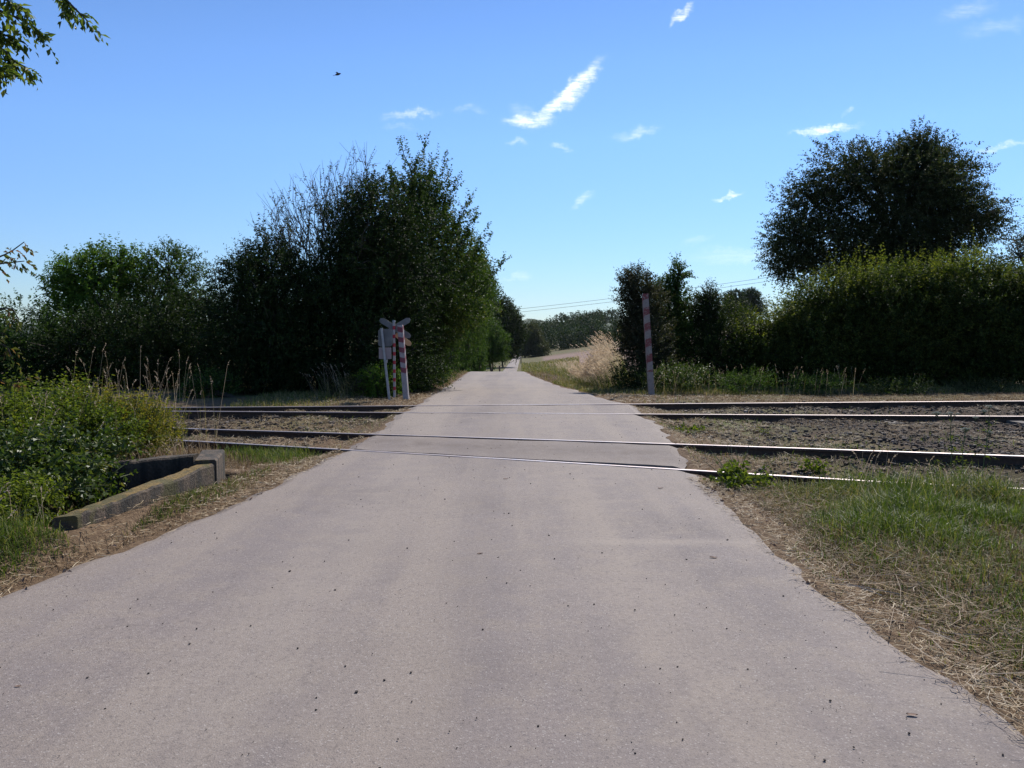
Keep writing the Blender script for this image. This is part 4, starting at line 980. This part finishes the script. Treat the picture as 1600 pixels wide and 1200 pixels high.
# undergrowth on the far right verge
rng = np.random.default_rng(320)
for (x, y, rx, ry, Y, n, mat, lab, L, ln) in (
    (1060, 590, 55, 20, 22.6, 500, 'bramble', 'low dark bramble at the foot of the striped post on the right', .3, .06),
    (985, 590, 32, 24, 23.5, 420, 'dark', 'dark low bush left of the foot of the right striped post', .25, .055),
    (1165, 596, 50, 15, 22.2, 380, 'mid', 'yellow green nettles below the left end of the hedge', .28, .05),
    (1275, 600, 50, 13, 22.2, 300, 'mid', 'low green weeds below the middle of the hedge', .28, .05),
    (1400, 606, 60, 13, 21.8, 320, 'hedge', 'sparse low weeds under the dark part of the hedge', .25, .05),
    (1535, 606, 60, 12, 22.4, 300, 'olive', 'thin low weeds under the right part of the hedge', .25, .05)):
    tree('undergrowth', lab, 'weeds', gb(x, Y), [E(x-rx*.4, y+2, rx*.6, ry, Y), E(x+rx*.4, y, rx*.6, ry, Y), E(x, y+ry*.3, rx, ry*.8, Y-.3)], n, LM[mat], STEM, int(x), L=L, k=11, ln=ln, wd=ln*.6, up=.9, lump=.3, nbr=20, trunk_r=.012, stems=4, shell=.8, crown='foliage', stem_name='stems', twigs=60)
P = tg_zone(150, 975, 1340, 21.2, 22.8, 1.4)
tallgrass('tall_grass', 'thin dry grass stalks in front of the right hand shrubs', P, .62, GM['mixed'], GM['seed'], rng, None, .45, .25, .008, .045)
P = np.stack([rng.uniform(-4.6, -3.7, 70), rng.uniform(19.4, 20.5, 70)], 1); P = np.c_[P, ground(P[:, 0], P[:, 1])]
tallgrass('tall_grass', 'grey feathery grass leaning out beside the sign poles', P, .65, GM['mixed'], GM['seed'], rng, math.pi*.9, .5, .5, .009, .06)

# ------------------------------------------------------------------ left foreground thicket
tree('bramble_bush', 'glossy dark green bramble spilling into the drain chamber', 'bush', (-4.6, 7.8, -.1),
     [E(140, 715, 50, 34, 8.6), E(100, 735, 55, 40, 8.0), E(50, 728, 60, 38, 8.0), E(135, 752, 36, 24, 7.8), E(85, 765, 40, 26, 7.4), E(20, 745, 55, 50, 7.4)], 560, LM['bramble'], STEM, 60, L=.34, k=9, ln=.075, wd=.055, up=.5, lump=.3, nbr=60, trunk_r=.015, stems=6, shell=.6, crown='foliage', stem_name='stems', twigs=250, minz=-.6)
tree('yellow_bush', 'yellowing bushy shrub beside the track at the left, above the drain chamber', 'bush', gb(200, 10.6),
     [E(200, 670, 54, 34, 10.6), E(228, 682, 36, 30, 10.5), E(160, 672, 50, 34, 10.4), E(205, 698, 60, 22, 10.2), E(130, 662, 40, 28, 10.6)], 1250, LM['yellow'], STEM, 61, L=.38, k=17, ln=.042, wd=.022, up=1.9, rough=.35, lump=.45, nbr=80, trunk_r=.012, stems=8, shell=.65, crown='foliage', stem_name='stems', twigs=300)
tree('leafy_bush', 'dark blue green leafy plant under the yellow shrub', 'bush', gb(160, 9.6),
     [E(175, 690, 40, 26, 9.6), E(130, 680, 40, 26, 9.4)], 300, LM['weed'], STEM, 62, L=.4, k=14, ln=.055, wd=.03, up=1.9, lump=.25, nbr=30, trunk_r=.012, stems=5, crown='foliage', stem_name='stems', twigs=80)
tree('leafy_bush', 'bright leaved bush at the left edge beside the bramble', 'bush', gb(20, 8.6),
     [E(0, 684, 60, 36, 8.8), E(50, 672, 60, 32, 9.4), E(-30, 725, 50, 50, 8.2), E(100, 652, 50, 20, 10.4), E(40, 720, 50, 30, 8.4)], 760, LM['weed'], STEM, 63, L=.5, k=17, ln=.06, wd=.032, up=2.2, rough=.3, lump=.45, nbr=60, trunk_r=.014, stems=6, crown='foliage', stem_name='stems', twigs=150, shell=.7)
tree('leafy_bush', 'low weedy plants in the corner left of the drain chamber wall', 'bush', gb(30, 6.4),
     [E(20, 790, 60, 30, 6.6), E(-20, 830, 50, 40, 6.2), E(60, 780, 30, 24, 6.9)], 420, LM['weed'], STEM, 64, L=.2, k=10, ln=.05, wd=.025, up=1., lump=.25, nbr=30, trunk_r=.01, stems=6, crown='foliage', stem_name='stems', twigs=80, shell=.8)
rng = np.random.default_rng(330)
P = np.stack([rng.uniform(-7.2, -4.3, 520), rng.uniform(7.0, 12.2, 520)], 1)
k = (P[:, 1] < raily(0, P[:, 0])-.5) & (P[:, 0] > -.66*P[:, 1]); P = P[k]; P = np.c_[P, np.maximum(ground(P[:, 0], P[:, 1]), -.2)]
tallgrass('tall_grass', 'tall thin grasses with seed heads growing through the left thicket', P, .78, GM['mixed'], GM['seed'], rng, None, .42, .3, .006, .035)
P = np.stack([rng.uniform(-4.4, -3.45, 420), rng.uniform(5.2, 6.6, 420)], 1); P = np.c_[P, ground(P[:, 0], P[:, 1])]
tallgrass('tall_grass', 'half dry grass tufts in front of the bramble at the left edge', P, .30, GM['mixed'], GM['seed'], rng, None, .15, .55, .006, .03)
P = np.stack([rng.uniform(-6.0, -4.6, 60), rng.uniform(10.6, 13, 60)], 1); P = np.c_[P, ground(P[:, 0], P[:, 1])]
tallgrass('tall_grass', 'taller pale seed heads standing dark backed above the yellow bush', P, 1.15, GM['mixed'], GM['seed'], rng, None, .8, .25, .006, .04)
P = np.stack([rng.uniform(-5.4, -3.9, 420), rng.uniform(9.4, 11.4, 420)], 1); P = np.c_[P, ground(P[:, 0], P[:, 1])]
tallgrass('tall_grass', 'short dry grass between the yellow bush and the drain chamber', P, .28, GM['dry'], GM['seed'], rng, None, .4, .6, .006, .03)
# overhanging cherry branches from a tree standing left of the picture
def overhang(name, lab, base_, branches, mat, sd, ln=.066):
    rng = np.random.default_rng(sd); root = thing(name, lab, 'tree', base_)
    base_ = np.array(base_, float); mb = MB(); top = base_+np.array([.2, .3, 4.6])
    trunk = bend(base_-[0, 0, .2], top, 9, 0, rng); mb.tube(trunk, np.linspace(.14, .05, 9), 8, cap=False)
    LV = MB(); Ps, Ds = [], []
    for pts in branches:
        pp = [at(*q) for q in pts]; e = np.array(pp)
        tr = trunk[np.argmin(np.abs(trunk[:, 2]-e[0][2]+.6))]
        mb.tube(bend(tr, e[0], 7, .08, rng), np.linspace(.03, .012, 7), 6, cap=False)
        t = np.linspace(0, len(e)-1, 8); c = np.stack([np.interp(t, range(len(e)), e[:, q]) for q in range(3)], 1)
        mb.tube(c, np.linspace(.011, .004, 8), 5, cap=False)
        m = 20 if sd == 70 else 9
        t = np.linspace(.1, len(e)-1, m); c = np.stack([np.interp(t, range(len(e)), e[:, q]) for q in range(3)], 1)
        d = unit(np.gradient(c, axis=0)); Ps.append(c); Ds.append(unit(d+rng.normal(0, .45, (m, 3))+[0, 0, -.3]))
    # the rest of the crown, outside the picture
    e1 = (base_+np.array([-1.2, .6, 4.4]), np.array([1.6, 2.0, 1.5])); P, D = crown_points([e1], 500, rng, .7)
    Ps.append(P); Ds.append(D); P = np.concatenate(Ps); D = np.concatenate(Ds)
    k = np.r_[np.ones(len(P)-500, bool), (P[-500:, 0] < -.68*P[-500:, 1])]; P, D = P[k], D[k]
    V, Q = shoots(P, D, .13, 7, ln, ln*.5, rng, spread=.7, droop=.2, hang=.45); LV.add(V, Q)
    mb.build('branches', BARK, root); LV.build('leaves', mat, root)
overhang('overhanging_tree', 'cherry branches with hanging leaves reaching in at the top left corner', (-5.4, 5.6, -.05),
    [[(60, -40, 5.6), (86, -20, 5.6), (106, 2, 5.6), (138, 34, 5.6)], [(-50, -10, 5.4), (5, 20, 5.4), (34, 30, 5.4), (66, 52, 5.4)],
     [(-40, 20, 5.3), (-5, 50, 5.3), (20, 60, 5.3)], [(-40, 60, 5.5), (2, 74, 5.5), (22, 96, 5.5), (46, 108, 5.5)], [(-60, -40, 5.2), (-10, -10, 5.2), (25, 8, 5.2)], [(-50, 100, 5.3), (-20, 100, 5.3), (4, 108, 5.3)]], LM['overhang'], 70)
overhang('overhanging_tree', 'reddish leaved branches and bare twig tips entering at the left edge', (-6.9, 7.6, -.05),
    [[(-60, 430, 7.2), (-10, 405, 7.2), (15, 395, 7.2), (38, 378, 7.2)], [(-50, 420, 7.2), (0, 412, 7.2), (38, 408, 7.2)], [(-60, 500, 7.0), (-10, 485, 7.0), (18, 480, 7.0), (30, 500, 7.0)],
     [(-60, 560, 7.), (-10, 535, 7.), (10, 540, 7.), (20, 560, 7.)], [(-60, 600, 7.), (-10, 590, 7.), (15, 600, 7.), (28, 595, 7.)]], LM['red'], 71, .06)

# ------------------------------------------------------------------ single plants in the right foreground
def broad_plant(name, lab, cat, x, Y, n, h, L, ln, wd, mat, sd, r=.2):
    rng = np.random.default_rng(sd); X = at(x, 600, Y)[0]; b = np.array([X, Y, float(ground(X, Y))]); root = thing(name, lab, cat, b)
    P = b+np.stack([rng.normal(0, .004, n), rng.normal(0, .004, n), np.full(n, -.01)], 1)
    D = unit(np.stack([rng.normal(0, r*1.3/h, n), rng.normal(0, r*1.3/h, n), np.ones(n)], 1)); Ls = h*rng.uniform(.5, 1.2, n)*np.sqrt(1+(r/h)**2)
    mb = MB()
    for p_, d_, l_ in zip(P, D, Ls): mb.tube(bend(p_, p_+d_*l_, 4, .02, rng), [.004, .0035, .003, .002], 4, cap=False)
    V, Q = shoots(P+D*(Ls*.25)[:, None], D, L, 9, ln, wd, rng, spread=.95, hang=.1); m2 = MB(); m2.add(V, Q)
    mb.build('stems', STEM, root); m2.build('leaves', mat, root); return root
broad_plant('leafy_weed', 'bushy bright leafy weed growing over the near rail at the right road edge', 'weed', 1155, 9.0, 46, .30, .24, .075, .05, LM['weed'], 80, .42)
broad_plant('leafy_weed', 'smaller leafy weed between the two near rails, right of the road', 'weed', 1272, 10.1, 14, .22, .18, .06, .04, LM['weed'], 81, .2)
broad_plant('leafy_weed', 'low leafy weed beside the near rail half way to the tall umbels', 'weed', 1370, 9.5, 18, .2, .16, .06, .04, LM['weed'], 82, .3)
broad_plant('leafy_weed', 'weed clump on the road edge between the two tracks at right', 'weed', 1075, 13.6, 26, .22, .2, .06, .04, LM['weed'], 83, .5)
broad_plant('leafy_weed', 'tiny weed beside the shiny inner rail of the near track', 'weed', 1195, 13.3, 8, .16, .12, .04, .02, LM['weed'], 84, .12)
def umbel(lab, x, ytop, Y, sd, r, heads):
    rng = np.random.default_rng(sd); X = at(x, 600, Y)[0]; b = np.array([X, Y, float(ground(X, Y))]); root = thing('umbellifer', lab, 'wild flower', b, 'wild umbels by the track')
    mb = MB(); lv = MB(); tp = at(x, ytop, Y); mainp = bend(b, tp, 7, .0, rng); mb.tube(mainp, np.linspace(.006, .003, 7), 5, cap=False)
    for q in range(heads):
        o = mainp[-1-q] if q else mainp[-1]; c = o if q == 0 else o+np.array([rng.normal(0, .12), rng.normal(0, .1), .12])
        if q: mb.tube(bend(o, c, 4, .05, rng), [.003, .003, .002, .002], 4, cap=False)
        rr = r*(1 if q == 0 else .65)
        for z in range(16):
            a = rng.uniform(0, 6.28); d = np.sqrt(rng.random())*rr; e = c+np.array([math.cos(a)*d, math.sin(a)*d, .05-.02*(d/rr)**2])
            mb.tube([c, (c+e)/2+[0, 0, -.004], e], [.0016, .0014, .001], 3, cap=False)
            k = 14; C = e+rng.normal(0, .008, (k, 3))*[1, 1, .35]
            V, Q = leaves(C, unit(rng.normal(0, 1, (k, 3))*[1, 1, .3]), unit(rng.normal(0, .3, (k, 3))+[0, 0, 1]), np.full(k, .009), np.full(k, .008)); lv.add(V, Q)
    P = mainp[1:5].repeat(3, 0); V, Q = shoots(P, unit(rng.normal(0, 1, (len(P), 3))*[1, 1, .3]+[0, 0, .5]), .2, 10, .035, .012, rng); l2 = MB(); l2.add(V, Q)
    mb.build('stems', STEM, root); lv.build('flower_heads', UMB, root); l2.build('leaves', LM['weed'], root)
UMB = simple_mat('umbel_flowers', (.30, .32, .24), (.50, .50, .42), 30, .8, 0)
umbel('tall pale umbel with the widest flower head, standing before the tracks at right', 1487, 651, 9.2, 90, .075, 2)
umbel('greenish umbel leaning right of the widest flower head', 1508, 676, 9.0, 91, .05, 2)
umbel('thin branching umbel nearest the right edge of the picture', 1545, 640, 9.4, 92, .035, 4)
# heap of withered grass
rng = np.random.default_rng(95)
X0, Y0 = at(1530, 760, 8.1)[0], 8.1
P = np.stack([rng.normal(X0, .40, 5000), rng.normal(Y0, .25, 5000)], 1)
P = np.c_[P, ground(P[:, 0], P[:, 1])+rng.random(5000)*.15*np.exp(-((P[:, 0]-X0)/.4)**2-((P[:, 1]-Y0)/.3)**2)]
V, Q = lying(P, .2, .005, rng, .5); tag(link('withered_grass_heap', arr_mesh('withered_grass_heap', V, Q), GM['mixed']), 'withered dark heap of cut grass before the near rail at the right edge', 'grass heap')
# bird
def bird():
    c = at(528, 116, 45); mb = MB(); d = unit(np.array([1., .2, .35])); t = np.linspace(-1, 1, 13)
    rad = .055*np.sqrt(np.clip(1-t**2, 0, 1))*np.interp(t, [-1, -.4, .3, .62, .75, 1], [.5, .9, 1.1, .75, .85, .3])+.003
    mb.tube(t[:, None]*d*.17, rad, 8)
    for s in (-1, 1):
        n = 6; q = np.linspace(0, 1, n); sp = np.outer(q, np.array([.02, s*.26, .02]))-np.outer(q**2, d*.12)+np.outer(np.sin(q*2.6)*.06, [0, 0, 1])
        ch = .07*(1-q*.75); V = np.stack([sp+d*ch[:, None]*.6+[0, 0, .004], sp-d*ch[:, None], sp-d*ch[:, None]-[0, 0, .006], sp+d*ch[:, None]*.6-[0, 0, .006]], 1).reshape(-1, 3)
        i, j = np.meshgrid(np.arange(n-1), np.arange(4), indexing='ij'); j2 = (j+1) % 4
        mb.add(V, np.stack([i*4+j, i*4+j2, (i+1)*4+j2, (i+1)*4+j], -1).reshape(-1, 4))
    tail = np.array([[-.13, 0, 0], [-.26, .035, 0], [-.27, 0, .0], [-.26, -.035, 0]]) @ np.array([d, [0, 1, 0], [0, 0, 1]]); mb.add(np.concatenate([tail, tail-[0, 0, .008]]), [[0, 1, 2, 3], [7, 6, 5, 4], [0, 4, 5, 1], [3, 2, 6, 7]])
    BM = simple_mat('dark_feathers', (.012, .012, .014), (.03, .03, .034), 20, .7, 0)
    o = mb.build('bird', BM); o.location = tuple(c); tag(o, 'small dark bird flying high in the clear sky at the left', 'bird')
bird()

# ------------------------------------------------------------------ sky, sun, camera
W = bpy.data.worlds.new('World'); S.world = W; W.use_nodes = True
t = W.node_tree; bg = t.nodes['Background']; bg.inputs['Strength'].default_value = .092
sky = t.nodes.new('ShaderNodeTexSky'); sky.sky_type = 'NISHITA'; sky.sun_disc = False; sky.sun_elevation = SUN_EL; sky.sun_rotation = SUN_AZ
sky.altitude = 200; sky.air_density = 1.0; sky.dust_density = .0; sky.ozone_density = 3.0
class WN(NT):
    def __init__(s): s.t = t; s.n = t.nodes
N_ = WN()
tc = N_.new('ShaderNodeTexCoord').outputs['Generated']
sep = N_.new('ShaderNodeSeparateXYZ'); N_.lk(tc, sep.inputs[0])
yc = N_.math('MAXIMUM', sep.outputs[1], .05)
cb = N_.new('ShaderNodeCombineXYZ'); N_.lk(N_.math('DIVIDE', sep.outputs[0], yc), cb.inputs[0]); N_.lk(N_.math('DIVIDE', sep.outputs[2], yc), cb.inputs[1])
uv = cb.outputs[0]
wn = N_.new('ShaderNodeTexNoise'); wn.inputs['Scale'].default_value = 46; wn.inputs['Detail'].default_value = 6; wn.inputs['Roughness'].default_value = .62; N_.lk(uv, wn.inputs['Vector'])
wsub = N_.new('ShaderNodeVectorMath', operation='SUBTRACT'); N_.lk(wn.outputs['Color'], wsub.inputs[0]); wsub.inputs[1].default_value = (.5, .5, .5)
wsc = N_.new('ShaderNodeVectorMath', operation='SCALE'); N_.lk(wsub.outputs[0], wsc.inputs[0]); wsc.inputs['Scale'].default_value = .030
wad = N_.new('ShaderNodeVectorMath', operation='ADD'); N_.lk(uv, wad.inputs[0]); N_.lk(wsc.outputs[0], wad.inputs[1])
wz = N_.new('ShaderNodeVectorMath', operation='MULTIPLY'); N_.lk(wad.outputs[0], wz.inputs[0]); wz.inputs[1].default_value = (1, 1, 0)
streak = N_.new('ShaderNodeMapping'); streak.inputs['Rotation'].default_value = (0, 0, .35); streak.inputs['Scale'].default_value = (.8, 4.5, 1); N_.lk(uv, streak.inputs['Vector'])
fine = N_.ramp(N_.noise(60, 8, .7, streak.outputs[0]), [(.32, .12), (.62, 1.)])
def uvpx(x, y): q = at(x, y, 1.); return q[0], q[2]-CAMH
cloud = None
for (x0, y0, x1, y1, w, s) in ((845, 188, 934, 100, 11, 1.25), (870, 168, 915, 122, 14, .9), (790, 188, 862, 190, 9, .95), (800, 172, 835, 186, 16, .3), (604, 183, 680, 176, 7, .5), (600, 196, 650, 200, 6, .14), (705, 172, 760, 168, 7, .2),
                              (790, 219, 824, 226, 6, .32), (862, 227, 890, 233, 5, .36), (965, 215, 1028, 200, 10, .42), (895, 325, 926, 300, 9, .42), (1118, 313, 1158, 298, 5, .65), (1245, 206, 1335, 196, 7, .75),
                              (1320, 178, 1336, 168, 7, .3), (1046, 42, 1080, 10, 8, .8), (1470, 30, 1550, 5, 16, .25), (1510, 52, 1600, 36, 14, .2), (1525, 240, 1605, 220, 6, .45), (1080, 402, 1230, 396, 16, .22), (785, 432, 830, 430, 5, .25), (1070, 378, 1110, 374, 8, .15)):
    a = uvpx(x0, y0); b = uvpx(x1, y1); cx, cy = (a[0]+b[0])/2, (a[1]+b[1])/2
    L = math.hypot(b[0]-a[0], b[1]-a[1])/2; an = math.atan2(b[1]-a[1], b[0]-a[0])
    mp = N_.new('ShaderNodeMapping', vector_type='TEXTURE'); mp.inputs['Location'].default_value = (cx, cy, 0); mp.inputs['Rotation'].default_value = (0, 0, an); mp.inputs['Scale'].default_value = (L*1.3, w/F*(1.35 if s > .8 else 1.0), 1)
    N_.lk(wz.outputs[0], mp.inputs['Vector'])
    ln = N_.new('ShaderNodeVectorMath', operation='LENGTH'); N_.lk(mp.outputs[0], ln.inputs[0])
    mr = N_.new('ShaderNodeMapRange', interpolation_type='SMOOTHSTEP'); mr.inputs['From Min'].default_value = 1.15; mr.inputs['From Max'].default_value = .1; mr.inputs['To Min'].default_value = 0; mr.inputs['To Max'].default_value = s if s > .6 else s*.75
    N_.lk(ln.outputs['Value'], mr.inputs['Value'])
    cloud = mr.outputs[0] if cloud is None else N_.math('MAXIMUM', cloud, mr.outputs[0])
cloud = N_.math('MULTIPLY', N_.math('MULTIPLY', cloud, fine), N_.math('GREATER_THAN', sep.outputs[1], .1))
cloud = N_.math('MINIMUM', cloud, 1.0)
skyc = N_.mix(1.0, sky.outputs[0], (.74, .91, 1.17), 'MULTIPLY')
skyc = N_.mix(N_.ramp(sep.outputs[2], [(.0, .30), (.22, 0.), (.3, 0.), (.46, .14)]), skyc, (0, 0, 0))
mixn = N_.mix(cloud, skyc, (11, 11.3, 11.6))
N_.lk(mixn, bg.inputs['Color'])

sun = bpy.data.lights.new('sun', 'SUN'); sun.energy = 4.2; sun.angle = math.radians(.53); sun.color = (1, .95, .88)
so = bpy.data.objects.new('sun', sun); COL.objects.link(so)
sd = Vector((math.sin(SUN_AZ)*math.cos(SUN_EL), math.cos(SUN_AZ)*math.cos(SUN_EL), math.sin(SUN_EL)))
so.rotation_euler = sd.to_track_quat('Z', 'Y').to_euler(); so.location = (0, 0, 60)

cam = bpy.data.cameras.new('camera'); cam.sensor_width = 36; cam.lens = F/1600*36; cam.clip_start = .05; cam.clip_end = 9000
co = bpy.data.objects.new('camera', cam); COL.objects.link(co); co.location = (0, 0, CAMH); co.rotation_euler = (math.pi/2-PITCH, 0, 0); S.camera = co
S.view_settings.view_transform = 'Standard'; S.view_settings.look = 'None'; S.view_settings.exposure = 0.55; S.view_settings.gamma = 1.0
S.render.engine = 'CYCLES'
cy = S.cycles; cy.max_bounces = 6; cy.diffuse_bounces = 3; cy.glossy_bounces = 2; cy.transmission_bounces = 4; cy.transparent_max_bounces = 4; cy.caustics_reflective = False; cy.caustics_refractive = False

# ------------------------------------------------------------------ thin summer air over the valley
HZ = 0.00002
if HZ:
    mb = MB(); mb.box((0, 1900, 60), (6000, 2300, 110)); hz = mb.build('haze', None)
    hm = bpy.data.materials.new('haze_air'); hm.use_nodes = True; nt = hm.node_tree; nt.nodes.remove(nt.nodes['Principled BSDF'])
    pv = nt.nodes.new('ShaderNodeVolumePrincipled'); pv.inputs['Color'].default_value = (.80, .88, 1, 1); pv.inputs['Density'].default_value = HZ; pv.inputs['Anisotropy'].default_value = .3
    nt.links.new(pv.outputs[0], nt.nodes['Material Output'].inputs['Volume']); hz.data.materials.append(hm)
    tag(hz, 'thin bluish summer haze over the valley', 'haze', kind='stuff'); cy.volume_bounces = 0
